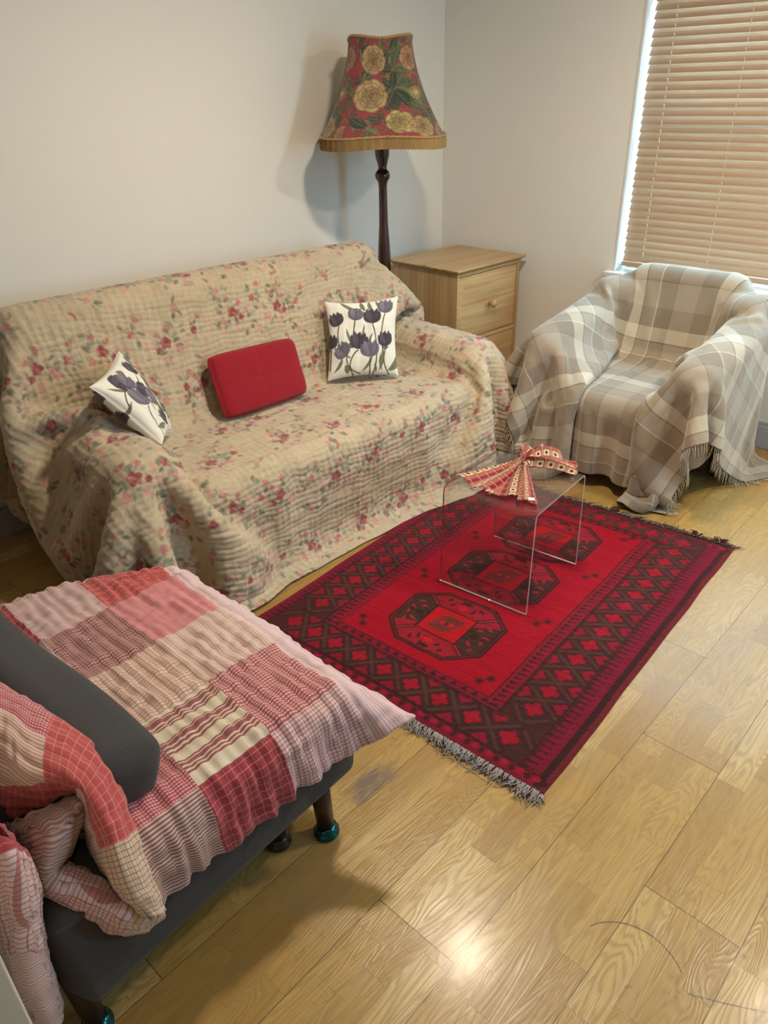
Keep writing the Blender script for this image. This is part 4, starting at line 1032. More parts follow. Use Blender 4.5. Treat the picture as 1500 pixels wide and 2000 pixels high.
# ------------------------------------------------------------------ standard lamp with fringed shade
def floor_lamp():
    cx, cy = -2.68, 2.885; r = tag(empty('floor_lamp', (cx, cy, 0)), 'tall dark turned-wood standard lamp with floral fringed shade behind the sofa', 'lamp')
    wood = NT('dark_mahogany', 0.22, 0.5); f = wood.noise(wood.scale(wood.coord(), (30, 30, 3)), 1.0, 3); wood.color(wood.mix(f, (0.022, 0.008, 0.008), (0.05, 0.016, 0.013))); wood.b.inputs['Coat Weight'].default_value = .4
    MB().lathe([(.15, 0), (.152, .012), (.14, .026), (.10, .035), (.06, .05), (.034, .075)], 40).build('lamp_base', wood.m, r, smooth=True)
    pr = [(1.42, 30), (1.385, 36), (1.32, 33), (1.275, 20), (1.262, 22), (1.250, 34), (1.236, 37), (1.222, 34), (1.21, 24), (1.19, 20), (1.02, 22), (.92, 29), (.84, 33), (.78, 31), (.74, 24), (.70, 17), (.685, 22), (.675, 22), (.668, 15), (.655, 17), (.64, 28), (.62, 31), (.60, 27), (.585, 16), (.575, 20), (.565, 16), (.52, 22), (.42, 31), (.30, 27), (.20, 18), (.17, 24), (.15, 18), (.11, 30), (.07, 34)]
    pts = np.array(pr[::-1]); zz = np.linspace(.07, 1.42, 180); rr = np.interp(zz, pts[:, 0], pts[:, 1]) / 1000
    MB().lathe([(a, b) for a, b in zip(rr, zz)], 32).build('pole', wood.m, r, smooth=True)
    br = plain('aged_brass', (0.45, 0.30, 0.12), .35, .5, 1.0); MB().lathe([(.012, 1.42), (.018, 1.44), (.018, 1.49), (.015, 1.50)], 20).build('lamp_holder', br, r, smooth=True)
    gl = plain('opal_bulb', (0.85, 0.83, 0.78), .25, .5); MB().lathe([(.013, 1.50), (.016, 1.52), (.029, 1.55), (.031, 1.575), (.024, 1.60), (.008, 1.612), (.001, 1.614)], 24).build('bulb', gl, r, smooth=True)
    # shade: soft rounded square in plan, concave in profile
    zb, zt = 1.405, 1.795; NU, NV = 420, 150; a0 = math.radians(-44)
    th = np.linspace(0, 2 * PI, NU, endpoint=False)[None]; v = np.linspace(0, 1, NV)[:, None]

    def ring(th, v):
        w_ = .150 + (.298 - .150) * (v ** 1.75) + .018 * v; n_ = 3.6; c, s = np.cos(th), np.sin(th); a, b = w_, w_ * (.90 + .02 * (1 - v))
        q = (np.abs(c / a) ** n_ + np.abs(s / b) ** n_) ** (-1 / n_); scal = 1 - .035 * v ** 2 * (np.cos(4 * th) ** 2) ** 2
        q = q * scal; x, y = q * c, q * s; return x * math.cos(a0) - y * math.sin(a0), x * math.sin(a0) + y * math.cos(a0), q
    x, y, q = ring(th, v); z = zt + (zb - zt) * v + .004 * v * np.cos(4 * th) - .006 * (1 - v) * np.cos(4 * th)
    P = np.stack([x, y, z + 0 * x], -1)
    C = 2 * PI * .22; cv = shade_canvas(C); U = np.broadcast_to((C * th / (2 * PI) + .13) % C, x.shape); Vv = np.broadcast_to((1 - v) * .44, x.shape)
    t = NT('tapestry_fabric', 0.92, 0.1, 0.2); t.color(t.attr('dye')); w_ = t.noise(t.coord(), 500, 2); t.bump(w_, .4, .0012)
    sh = link('lamp_shade', P, None, t.m, r, True, None, cv.sample(U, Vv), quads=grid_quads(NV, NU, True)); mod(sh, 'SOLIDIFY', thickness=.002, offset=-1)
    fm = NT('ochre_fringe', .9, .15, .3); ff = fm.noise(fm.scale(fm.coord(), (60, 60, 6)), 1.0, 3); fm.color(fm.mix(ff, (0.22, 0.13, 0.045), (0.42, 0.28, 0.115)))
    # hanging bullion fringe: pleated band below the rim
    n = 1600; th2 = np.linspace(0, 2 * PI, n, endpoint=False)[None]; vv = np.linspace(0, 1, 6)[:, None]; x, y, q = ring(th2, np.ones_like(vv)); k = 1 + (.0035 + .0035 * np.sin(th2 * 400 / 1.0) + .001 * np.sin(th2 * 57)) / q + 0.004 * vv
    zz = zb + .004 * np.cos(4 * th2) + .010 - vv * (.050 + .0015 * np.sin(th2 * 131)); link('fringe', np.stack([x * k, y * k, zz + 0 * x], -1), None, fm.m, sh, True, quads=grid_quads(6, n, True))
    for z0_, vq, rad, nm in ((zb + .008, 1.0, .0050, 'braid'), (zt, 0.0, .0055, 'braid')):
        tt = np.linspace(0, 2 * PI, 240); xx, yy, qq = ring(tt, np.full_like(tt, vq)); kz = .004 * np.cos(4 * tt) if vq else -.006 * np.cos(4 * tt)
        MB().tube([(a * 1.012, b * 1.012, z0_ + c + .0012 * math.sin(i * 1.9)) for i, (a, b, c) in enumerate(zip(xx, yy, kz))], rad, 8).build(nm, fm.m, sh, smooth=True)
    MB().tube([(0, 0, 1.50), (0, 0.0, 1.71)], .003, 6).tube([(.148 * math.cos(a0), .148 * math.sin(a0), 1.785), (0, 0, 1.71), (-.148 * math.cos(a0), -.148 * math.sin(a0), 1.785)], .002, 6).build('shade_carrier', br, r, smooth=True)


def shade_canvas(C):
    cv = Canvas(C, .44, .0022, (0.23, 0.050, 0.056), 8); rs = cv.rs; G = [(0.035, 0.052, 0.038), (0.075, 0.088, 0.05), (0.13, 0.13, 0.065), (0.05, 0.05, 0.045)]
    fw = C / 4

    def leafc(x, y, s, n, spread=2 * PI, a0=0.0):
        for k in range(n):
            a = a0 + rs.uniform(-.5, .5) * spread; L = s * rs.uniform(.7, 1.2); g = G[rs.randint(4)]; cv.poly(leaf_pts(x, y, L, L * .38, a, 9, .06), g)
            cv.line([(x, y), (x + L * math.cos(a), y + L * math.sin(a))], .002, (0.20, 0.20, 0.10), .8)
            for e in (.3, .5, .7): cv.line([(x + L * e * math.cos(a), y + L * e * math.sin(a)), (x + L * (e + .18) * math.cos(a + .25), y + L * (e + .18) * math.sin(a + .25))], .0016, (0.20, 0.20, 0.10), .6)

    def bloom(x, y, R, warm=1.0, n1=9):
        for ringi, (f, nn) in enumerate(((1.0, n1), (.72, 7), (.46, 6), (.24, 4))):
            for k in range(nn):
                a = 2 * PI * k / nn + ringi * .4 + rs.uniform(-.15, .15); rr = R * f * .62; c = np.array((0.42, 0.305, 0.155)) * (1.0 - .12 * ringi) * rs.uniform(.85, 1.12); c[1] *= warm
                cv.ell(x + math.cos(a) * rr, y + math.sin(a) * rr, R * .40 * (f * .5 + .5), R * .33 * (f * .5 + .5), (0.17, 0.075, 0.04), a + PI / 2)
                cv.ell(x + math.cos(a) * rr * 1.03, y + math.sin(a) * rr * 1.03, R * .37 * (f * .5 + .5), R * .29 * (f * .5 + .5), c, a + PI / 2, 1.0, c * .62)
        for k in range(5): a = rs.uniform(0, 2 * PI); cv.line([(x + R * .12 * math.cos(a + j * .6), y + R * (.05 + .03 * j) * math.sin(a + j * .6)) for j in range(6)], .002, (0.15, 0.06, 0.035), .9)
    for i in range(430): leafc(rs.uniform(0, C), rs.uniform(0, .44), .034, 2)
    for i in range(4):
        o = i * fw
        leafc(o + fw * .52, .22, .10, 16); leafc(o + fw * .50, .38, .08, 8); leafc(o + fw * .02, .38, .07, 8); leafc(o + fw * .98, .20, .06, 7); leafc(o + fw * .35, .08, .06, 6); leafc(o + fw * .53, .30, .09, 7); leafc(o + fw * .20, .05, .07, 7); leafc(o + fw * .86, .12, .07, 8); leafc(o + fw * .1, .25, .06, 6)
        for k in range(14): a = k * 2 * PI / 14; cv.line([(o + fw * .80, .20), (o + fw * .80 + .035 * math.cos(a), .20 + .028 * math.sin(a))], .0028, (0.45, 0.38, 0.16), .9)
        bloom(o + fw * .24, .345, .070, .95); bloom(o + fw * .22, .19, .078); bloom(o + fw * .80, .345, .056, .8, 8); bloom(o + fw * .53, .075, .055, 1.12, 7); bloom(o + fw * .74, .055, .048, 1.0, 7); bloom(o + fw * 1.0, .03, .04, .9)
    X, Y = np.meshgrid(cv.X, cv.Y); cv.a *= (1 + .16 * vnoise(X * 260, Y * 260, 3) + .08 * vnoise(X * 30, Y * 30, 6))[..., None]
    return cv


floor_lamp()


# ------------------------------------------------------------------ knotted tea cloth on the table
def tea_cloth():
    cv = Canvas(.30, .46, .0016, (0.36, 0.045, 0.055), 4); pink, cream, red, dk = (0.36, 0.095, 0.07), (0.56, 0.43, 0.25), (0.20, 0.008, 0.018), (0.05, 0.014, 0.014)
    for k in range(4):
        x = .005 + k * .075
        cv.rect(x, x + .026, 0, 1, cream); cv.rect(x + .026, x + .044, 0, 1, pink); cv.rect(x + .044, x + .060, 0, 1, red); cv.rect(x + .060, x + .075, 0, 1, pink)
        for q in np.arange(.0, .46, .044):
            cv.rect(x, x + .026, q + .030, q + .044, (0.46, 0.19, 0.13)); cv.rect(x, x + .075, q + .0285, q + .0305, dk, .9); cv.rect(x, x + .075, q + .0425, q + .044, dk, .6); cv.ell(x + .013, q + .014, .0062, .0068, dk)
            cv.rect(x + .026, x + .075, q + .033, q + .040, cream, .35)
        cv.rect(x - .0012, x + .0012, 0, 1, dk, .9); cv.rect(x + .0255, x + .0275, 0, 1, dk, .9)
    t = NT('woven_tea_cloth', .9, .15, .2); t.color(t.attr('dye')); w_ = t.noise(t.coord(), 700, 2); t.bump(w_, .35, .001)
    zt = .4095; kn = np.array([-1.292, 2.095, zt + .020]); V = []; Q = []; Cc = []; n0 = 0

    def fan(start, end, w0, w1, pleats, amp0, amp1, u0, v0, arch=0.0, sway=0.0, NU=90, NV=90, seed=0, curl=0.0):
        """pleated cloth from the knot spreading to a hem; the wave flattens outwards"""
        nonlocal n0
        s, e = np.array(start, float), np.array(end, float); d = e - s; L = np.linalg.norm(d[:2]); d /= np.linalg.norm(d); sd = np.array([-d[1], d[0], 0]); sd /= np.linalg.norm(sd)
        a, f = np.meshgrid(np.linspace(-1, 1, NU), np.linspace(0, 1, NV)); wd = (w0 + (w1 - w0) * f ** .85) / 2; amp = amp0 + (amp1 - amp0) * f
        ph = a * pleats * PI + 1.2 * vnoise(a * 1.4 + seed, f * 1.5, seed) + seed; hgt = amp * (1 - np.abs(np.cos(ph / 2)) ** 1.3 * 1.0) * (1 - .35 * a * a) + arch * np.sin(PI * f) * (1 - a * a)
        base = s + (e - s) * f[..., None]; P = base + sd * (a * wd + sway * np.sin(PI * f) + .25 * amp * np.sin(ph))[..., None]
        P = P + np.array([d[0], d[1], 0]) * (.010 * np.sin(a * 5 + seed) * f - curl * np.abs(a) ** 2 * f)[..., None]; zz = zt + .003 + (s[2] - zt) * (1 - f) ** 1.4 * (1 - .5 * a * a) + (e[2] - zt) * f + hgt
        P[..., 2] = np.maximum(zz, zt + .001)
        V.append(P.reshape(-1, 3)); Q.append(grid_quads(NV, NU) + n0); n0 += NU * NV
        Cc.append(cv.sample((u0 + (a * .5 + .5) * .15) % .30, v0 + f * L * 1.25).reshape(-1, 3))
    # left wing (three deep pleats reaching the near edge), short tail, right wing, back loop
    fan(kn, (-1.345, 1.862, zt), .035, .180, 1.7, .018, .013, .0, .02, seed=1, sway=.006, NU=120)
    fan(kn, (-1.205, 1.868, zt), .030, .155, 1.6, .018, .013, .15, .06, seed=2, sway=-.006, NU=110)
    fan(kn + (.012, -.01, 0), (-1.135, 1.878, zt), .018, .068, .9, .014, .016, .0, .10, seed=4, arch=.012)
    fan(kn, (-1.135, 2.185, zt + .004), .030, .10, 1.4, .022, .014, .08, .03, seed=5, arch=.020, sway=.012)
    fan(kn + (-.01, .01, 0), (-1.345, 2.235, zt + .01), .028, .085, 1.0, .024, .024, .02, .0, seed=6, arch=.022, sway=-.012)
    fan(kn, (-1.235, 2.245, zt + .006), .030, .11, 1.3, .02, .022, .12, .02, seed=8, arch=.024, sway=.01)
    # the knot itself
    th, ph = np.meshgrid(np.linspace(0, 2 * PI, 60), np.linspace(0, 2 * PI, 30)); R, rr = .017, .0135 + .002 * np.sin(th * 5)
    x = (R + rr * np.cos(ph)) * np.cos(th); y = (R * 1.1 + rr * np.cos(ph)) * np.sin(th) * .8; z = rr * np.sin(ph) * 1.15
    P = np.stack([x * .8 + kn[0], y * 1.2 + kn[1], np.maximum(z + kn[2] - .006, zt + .001)], -1); V.append(P.reshape(-1, 3)); Q.append(grid_quads(30, 60) + n0); n0 += 1800
    Cc.append(cv.sample((ph / (2 * PI)) * .15, (th / (2 * PI)) * .12).reshape(-1, 3))
    o = link('tea_cloth', np.concatenate(V), None, t.m, None, True, None, np.concatenate(Cc), quads=np.concatenate(Q)); mod(o, 'SOLIDIFY', thickness=.0022, offset=1)
    tag(o, 'red and cream checked cloth tied in a knot on the acrylic table', 'cloth')
    MB().box((-1.128, 1.897, zt + .010), (.020, .012, .0015), Matrix.Rotation(.5, 3, 'Z') @ Matrix.Rotation(.35, 3, 'X')).build('care_tag', plain('white_label', (0.8, 0.78, 0.76), .6), o)


tea_cloth()


# ------------------------------------------------------------------ armchair under a plaid blanket
def rx(a):
    c, s = math.cos(a), math.sin(a); return [[1, 0, 0], [0, c, -s], [0, s, c]]


def rzm(a):
    c, s = math.cos(a), math.sin(a); return np.array([[c, -s, 0], [s, c, 0], [0, 0, 1]])


CH_O = (-1.385, 3.27, 0.0)
CHAIR_PARTS = [
    ('frame', dict(c=(0, -0.03, 0.20), half=(0.36, 0.33, 0.10), r=0.03)),
    ('seat_cushion', dict(c=(0, -0.09, 0.345), half=(0.255, 0.325, 0.075), r=0.055)),
    ('armrest', dict(c=(-0.35, -0.065, 0.435), half=(0.082, 0.335, 0.24), r=0.07, rot=rx(math.radians(9)))),
    ('armrest', dict(c=(0.35, -0.065, 0.435), half=(0.082, 0.335, 0.24), r=0.07, rot=rx(math.radians(9)))),
    ('backrest', dict(c=(0, 0.29, 0.55), half=(0.27, 0.075, 0.285), r=0.07, rot=rx(math.radians(-6)))),
    ('backrest', dict(c=(-0.27, 0.235, 0.50), half=(0.14, 0.07, 0.275), r=0.065, rot=(rzm(math.radians(42)) @ np.array(rx(math.radians(-3)))).tolist())),
    ('backrest', dict(c=(0.27, 0.235, 0.50), half=(0.14, 0.07, 0.275), r=0.065, rot=(rzm(math.radians(-42)) @ np.array(rx(math.radians(-3)))).tolist())),
]


def armchair():
    r = tag(empty('armchair', CH_O), 'beige tub armchair with short reddish wood legs, under the plaid blanket by the window', 'armchair')
    m = plain('oatmeal_upholstery', (0.42, 0.35, 0.26), .9, .15)
    for n, d in CHAIR_PARTS: soft(n, dict(d, half=tuple(h - 0.004 for h in d['half'])), m, r)
    wd = plain('reddish_stained_wood', (0.11, 0.03, 0.015), .35)
    for x in (-.30, .30):
        for y in (-.28, .24): MB().box((x, y, .055), (.045, .045, .11)).build('leg', wd, r, bevel=.004)
    b = Body()
    for n, d in CHAIR_PARTS: b.box(d['c'], d['half'], d['r'], d.get('rot'))
    return b


def plaid_mat(name):
    t = NT(name, .95, .1, .5); uv = t.xyz(t.coord('UV')); t.b.inputs['Sheen Tint'].default_value = (1, .95, .85, 1)
    a, b_, c, d = (0.235, 0.180, 0.128), (0.66, 0.58, 0.44), (0.37, 0.305, 0.225), (0.15, 0.115, 0.08)
    st = [(0, a), (.20, b_), (.345, d), (.36, c), (.52, (0.74, 0.69, 0.59)), (.532, a), (.72, d), (.735, (0.36, 0.30, 0.235)), (.86, c)]

    def thr(x, off, per): return t.ramp(t.math('FRACT', t.math('ADD', t.math('DIVIDE', x, per), off)), st, 'CONSTANT')
    n_ = t.noise(t.scale(t.coord('UV'), (1, 1, 1)), 260, 3, .7); m = t.mix(.5, thr(uv[0], .10, .40), thr(uv[1], .30, .40))
    m = t.mix(t.math('MULTIPLY', n_, .30), m, (0.30, 0.25, 0.19)); t.color(m); t.bump(n_, .5, .002); return t.m


def blanket(body):
    d = .033; W, H = 66, 54; U_, V_ = (W - 1) * d, (H - 1) * d
    prof = [(.40, .50), (.39, .84), (.33, .89), (.24, .86), (.18, .78), (-.42, .74), (-.45, .05)]
    pr = np.array(prof); L = np.concatenate([[0], np.cumsum(np.linalg.norm(np.diff(pr, axis=0), axis=1))]); s = np.arange(H) * d
    P = np.zeros((H, W, 3)); P[..., 1] = np.interp(s, L, pr[:, 0])[:, None]; P[..., 2] = np.interp(s, L, pr[:, 1])[:, None]; u = np.arange(W) * d - U_ / 2; P[..., 0] = u[None]
    P[..., 0] += .07 * (s[:, None] - .8)        # thrown over slightly askew
    uu = np.repeat(u[None], H, 0); ss = np.repeat(s[:, None], W, 1); T = P.copy()
    P[..., 2] += .012 * vnoise(uu * 6, ss * 5, 3)
    ku = [-1.1, -.72, -.54, -.30, .30, .54, .72, 1.1]
    T[..., 0] = np.interp(uu, ku, [-.45, -.42, -.26, -.245, .245, .26, .42, .45]); T[..., 2] = np.interp(uu, ku, [.25, .67, .65, .425, .425, .65, .67, .25]); T[..., 1] = np.interp(ss, [.84, 1.36], [.21, -.40])
    # the seat is tucked; the front arm ends keep their excess as folds
    m1 = (np.abs(uu) < .50) & (ss > .86) & (ss < 1.32)
    wl = [(1, -1, WALL_Y - .03 - CH_O[1])]
    P = relax(P, d, d, body, steps=190, iters=9, mu=0.0, bend=.04, th=.010, dt=.013, targets=[(m1, T, lambda st: .05)], walls=wl)
    m3 = (np.abs(uu) < .28) & (ss > .84) & (ss < .98)
    P = relax(P, d, d, body, steps=120, iters=10, mu=.6, bend=.08, th=.010, dt=.012, targets=[(m3, T, lambda st: .04)], walls=wl, damp=.96)
    k = 6; HH, WW = (H - 1) * k + 1, (W - 1) * k + 1; Q = upsample(P, HH, WW); U, V = np.meshgrid(np.linspace(0, U_, WW), np.linspace(0, V_, HH)); N = normals(Q)
    Q = Q + N * (.0035 * vnoise(U * 7, V * 7, 4) + .0012 * vnoise(U * 25, V * 25, 6))[..., None]; Q[..., 2] = np.maximum(Q[..., 2], .006)
    m = plaid_mat('plaid_lambswool'); O = np.array(CH_O)
    o = link('plaid_blanket', Q + O, None, m, None, True, np.stack([U, V], -1), quads=grid_quads(HH, WW)); mod(o, 'SOLIDIFY', thickness=.004, offset=-1)
    tag(o, 'beige and cream plaid wool blanket with fringed ends draped over the armchair', 'blanket')
    fm = plain('cream_wool_fringe', (0.50, 0.43, 0.32), .95, .1); rs = np.random.RandomState(4)
    for col in (0, WW - 1):
        mb = MB(); inner = 6 if col == 0 else WW - 7
        for j in range(1, HH - 1, 2):
            p = Q[j, col] + O; dr = Q[j, col] - Q[j, inner]; dr /= np.linalg.norm(dr) + 1e-9; L_ = rs.uniform(.045, .065); pts = [p - dr * .004]; v = dr.copy()
            for q in range(4):
                v = v * .55 + np.array([rs.normal(0, .16), rs.normal(0, .16), -1.0]) * .45; v /= np.linalg.norm(v); n_ = pts[-1] + v * L_ / 4
                if n_[2] < .005: n_[2] = .005; v = np.array([v[0], v[1], 0]) + np.array([rs.normal(0, .3), rs.normal(0, .3), 0]); n_ = pts[-1] + v / (np.linalg.norm(v) + 1e-9) * L_ / 4; n_[2] = max(n_[2], .005)
                pts.append(n_)
            mb.tube(pts, [.0016, .0019, .0015, .0017, .0010], 5)
        mb.build('fringe', fm, o, smooth=True)


blanket(armchair())


# ------------------------------------------------------------------ grey fold-out chair bed
def chair_bed():
    r = tag(empty('chair_bed', (-1.33, 0.52, 0)), 'low charcoal grey chair bed on dark legs, mostly under the patchwork quilt', 'chair bed')
    t = NT('charcoal_marl_cover', .95, .12, .15); n_ = t.noise(t.coord(), 380, 3, .7); t.color(t.mix(n_, (0.024, 0.023, 0.024), (0.085, 0.082, 0.082))); t.bump(n_, .35, .0015)

    def sweep(name, xs, secs, K=48):
        """body along x (local) from rounded rectangle sections (yc, zc, hy, hz, r)"""
        V = []; n = K
        for x, (yc, zc, hy, hz, rr) in zip(xs, secs):
            for k in range(n):
                a = 2 * PI * k / n; c, s = math.cos(a), math.sin(a); e = 2 / 5.0; V.append((x, yc + hy * math.copysign(abs(c) ** e, c), zc + hz * math.copysign(abs(s) ** e, s)))
        F = [(j * n + k, j * n + (k + 1) % n, (j + 1) * n + (k + 1) % n, (j + 1) * n + k) for j in range(len(xs) - 1) for k in range(n)]
        F.append(tuple(range(n - 1, -1, -1))); F.append(tuple((len(xs) - 1) * n + k for k in range(n)))
        return V, F
    # seat: a loose cover drawn over a box, sagging and gathered near the back corner
    NX, NY = 70, 90; ed = []
    d = dict(c=(0, 0, .280), half=(.40, .375, .115), r=.045); V, F = rbox_mesh(d, 14); V = np.array(V); x, y, z = V.T
    low = np.clip((.30 - z) / .14, 0, 1); side = sm(.30, .40, x)
    V[:, 2] -= low * (.012 + .022 * sm(-.1, -.36, y)) * side; V[:, 0] += side * (.010 * np.sin(z * 60 + y * 9) * sm(-.22, -.34, y) + .006 * vnoise(y * 9, z * 9, 3))
    near = sm(-.20, -.33, y); V[:, 0] += side * near * (.014 * np.sin(y * 95 + z * 14)) * np.clip(low * 2, .2, 1); far = sm(.27, .36, y); V[:, 0] -= side * far * .018 * (1 - np.cos((z - .2) * 40)) * .5; V[:, 1] += far * .010 * np.sin(z * 55)
    o = link('seat', V, F, t.m, r); mod(o, 'WELD', merge_threshold=.0005); mod(o, 'SUBSURF', levels=1, render_levels=1)
    V, F = rbox_mesh(dict(c=(-.08, -.335, .515), half=(.30, .045, .16), r=.044, rot=rx(math.radians(12))), 8); o = link('backrest', V, F, t.m, r); mod(o, 'WELD', merge_threshold=.0005)
    wd = NT('dark_stained_leg', .3, .5); wd.color((0.028, 0.014, 0.010)); cap = NT('teal_metal_foot', .18, .6); cap.b.inputs['Metallic'].default_value = .9; cap.color((0.015, 0.13, 0.17))
    for x, y, lean in ((.367, .263, .0), (.300, .165, .0), (.352, -.345, .05), (-.34, .27, 0), (-.34, -.33, 0)):
        top = Vector((x - .012 - lean * 1.4, y - .004, .20)); bot = Vector((x, y, .022)); m = MB().tube([top, bot], [.026, .021], 24); l_ = m.build('leg', wd.m, r, smooth=True)
        MB().lathe([(.018, .030), (.025, .027), (.0265, .021), (.0255, .016), (.031, .012), (.0325, .006), (.030, 0.0)][::-1], 32, (x, y, 0)).build('foot', cap.m if (x, y) != (.300, .165) else wd.m, l_, smooth=True)
    MB().bb((-.35, -.30, .165), (.345, -.27, .195)).build('crossbar', wd.m, r, bevel=.004)
    # bolster lying on the quilt in front of the back
    V = []; n = 56; xs = np.concatenate([-.56 + .04 * (1 - np.cos(np.linspace(0, PI / 2, 8))) * 0 + np.linspace(-.0, .0, 8) * 0, []]); xs = list(np.linspace(-.56, -.50, 6)) + list(np.linspace(-.46, .28, 22)) + [.31, .33, .345, .355, .362, .366]
    F = []
    for i, x in enumerate(xs):
        e = min(x + .56, .368 - x); k = math.sqrt(max(0.02, 1 - (1 - min(1, e / .045)) ** 2)) if e < .045 else 1.0
        yc = -.165 + .01 * math.sin(x * 5); zc = .500 + .004 * math.sin(x * 9); hy, hz = (.082 + .004 * math.sin(x * 7)) * k, (.069 + .003 * math.sin(x * 11 + 1)) * k
        for q in range(n):
            a = 2 * PI * q / n; c, s = math.cos(a), math.sin(a); ex = 2 / 3.6; px_, pz_ = hy * math.copysign(abs(c) ** ex, c), hz * math.copysign(abs(s) ** ex, s); rt = -.35
            V.append((x + (-1.365), yc + px_ * math.cos(rt) - pz_ * math.sin(rt) + .52, zc + px_ * math.sin(rt) + pz_ * math.cos(rt)))
    for j in range(len(xs) - 1):
        for q in range(n): F.append((j * n + q, j * n + (q + 1) % n, (j + 1) * n + (q + 1) % n, (j + 1) * n + q))
    F.append(tuple(range(n))[::-1]); F.append(tuple((len(xs) - 1) * n + q for q in range(n)))
    b = link('bolster_cushion', V, F, t.m); mod(b, 'SUBSURF', levels=1, render_levels=1); tag(b, 'long charcoal grey bolster cushion lying across the patchwork quilt', 'cushion')


chair_bed()


# ------------------------------------------------------------------ patchwork quilt
FOLD_OVER_BACK = [[(-1.535, 0.259, 0.507), (-1.454, 0.259, 0.610), (-1.340, 0.220, 0.625), (-1.259, 0.183, 0.601), (-1.208, 0.152, 0.560), (-1.227, 0.125, 0.447)],
    [(-1.388, 0.291, 0.489), (-1.315, 0.291, 0.604), (-1.218, 0.262, 0.633), (-1.145, 0.227, 0.621), (-1.105, 0.197, 0.574), (-1.138, 0.177, 0.466)],
    [(-1.276, 0.306, 0.495), (-1.206, 0.310, 0.599), (-1.134, 0.274, 0.628), (-1.078, 0.241, 0.619), (-1.053, 0.226, 0.589), (-1.079, 0.230, 0.504)],
    [(-1.185, 0.330, 0.476), (-1.112, 0.339, 0.582), (-1.057, 0.302, 0.610), (-1.020, 0.274, 0.610), (-1.011, 0.268, 0.591), (-1.044, 0.278, 0.522)],
    [(-1.118, 0.336, 0.443), (-1.040, 0.347, 0.547), (-0.997, 0.315, 0.574), (-0.979, 0.289, 0.579), (-0.987, 0.282, 0.560), (-1.054, 0.285, 0.483)],
    [(-1.052, 0.332, 0.399), (-0.978, 0.341, 0.494), (-0.943, 0.312, 0.524), (-0.936, 0.286, 0.534), (-0.963, 0.275, 0.502), (-1.041, 0.278, 0.417)],
    [(-1.006, 0.320, 0.348), (-0.931, 0.327, 0.438), (-0.898, 0.299, 0.475), (-0.899, 0.277, 0.483), (-0.933, 0.267, 0.455), (-1.011, 0.271, 0.372)],
    [(-0.956, 0.313, 0.297), (-0.893, 0.316, 0.378), (-0.865, 0.291, 0.412), (-0.865, 0.275, 0.423), (-0.899, 0.264, 0.400), (-0.980, 0.268, 0.330)],
    [(-0.911, 0.315, 0.286), (-0.868, 0.314, 0.324), (-0.849, 0.297, 0.350), (-0.846, 0.288, 0.366), (-0.872, 0.278, 0.354), (-0.944, 0.279, 0.301)]]
FOLD_LOOP = [[(-1.156, 0.182, 0.454), (-1.106, 0.185, 0.479), (-1.069, 0.213, 0.510), (-1.055, 0.244, 0.513), (-1.058, 0.283, 0.506)],
    [(-1.104, 0.187, 0.438), (-1.040, 0.195, 0.492), (-1.005, 0.217, 0.519), (-0.993, 0.250, 0.526), (-1.020, 0.292, 0.511)],
    [(-1.068, 0.181, 0.406), (-1.010, 0.182, 0.459), (-0.987, 0.193, 0.476), (-0.986, 0.214, 0.472), (-1.018, 0.257, 0.444)],
    [(-1.048, 0.176, 0.376), (-0.995, 0.177, 0.435), (-0.980, 0.188, 0.451), (-0.985, 0.203, 0.446), (-1.023, 0.227, 0.411)],
    [(-1.030, 0.179, 0.358), (-0.978, 0.181, 0.419), (-0.967, 0.194, 0.439), (-0.978, 0.211, 0.438), (-1.022, 0.233, 0.397)],
    [(-0.994, 0.200, 0.341), (-0.951, 0.203, 0.404), (-0.946, 0.214, 0.423), (-0.960, 0.230, 0.420), (-1.003, 0.251, 0.378)],
    [(-0.949, 0.229, 0.313), (-0.911, 0.229, 0.379), (-0.908, 0.240, 0.400), (-0.926, 0.255, 0.391), (-0.969, 0.276, 0.347)],
    [(-0.919, 0.251, 0.286), (-0.884, 0.250, 0.353), (-0.881, 0.261, 0.373), (-0.898, 0.274, 0.361), (-0.942, 0.292, 0.315)],
    [(-0.902, 0.284, 0.275), (-0.876, 0.282, 0.323), (-0.874, 0.289, 0.340), (-0.886, 0.296, 0.334), (-0.918, 0.307, 0.304)],
    [(-0.895, 0.323, 0.277), (-0.885, 0.318, 0.299), (-0.882, 0.315, 0.312), (-0.892, 0.316, 0.306), (-0.911, 0.319, 0.292)]]
FOLD_INSIDE = [[(-1.098, 0.251, 0.492), (-1.093, 0.280, 0.484), (-1.078, 0.307, 0.479), (-1.059, 0.337, 0.474)],
    [(-1.073, 0.236, 0.444), (-1.084, 0.269, 0.417), (-1.070, 0.298, 0.417), (-1.030, 0.325, 0.424)],
    [(-1.049, 0.222, 0.395), (-1.058, 0.254, 0.367), (-1.039, 0.284, 0.362), (-1.004, 0.308, 0.370)],
    [(-1.032, 0.224, 0.357), (-1.030, 0.254, 0.342), (-1.009, 0.282, 0.332), (-0.971, 0.306, 0.328)],
    [(-0.978, 0.246, 0.319), (-0.973, 0.266, 0.309), (-0.955, 0.287, 0.304), (-0.924, 0.309, 0.295)]]
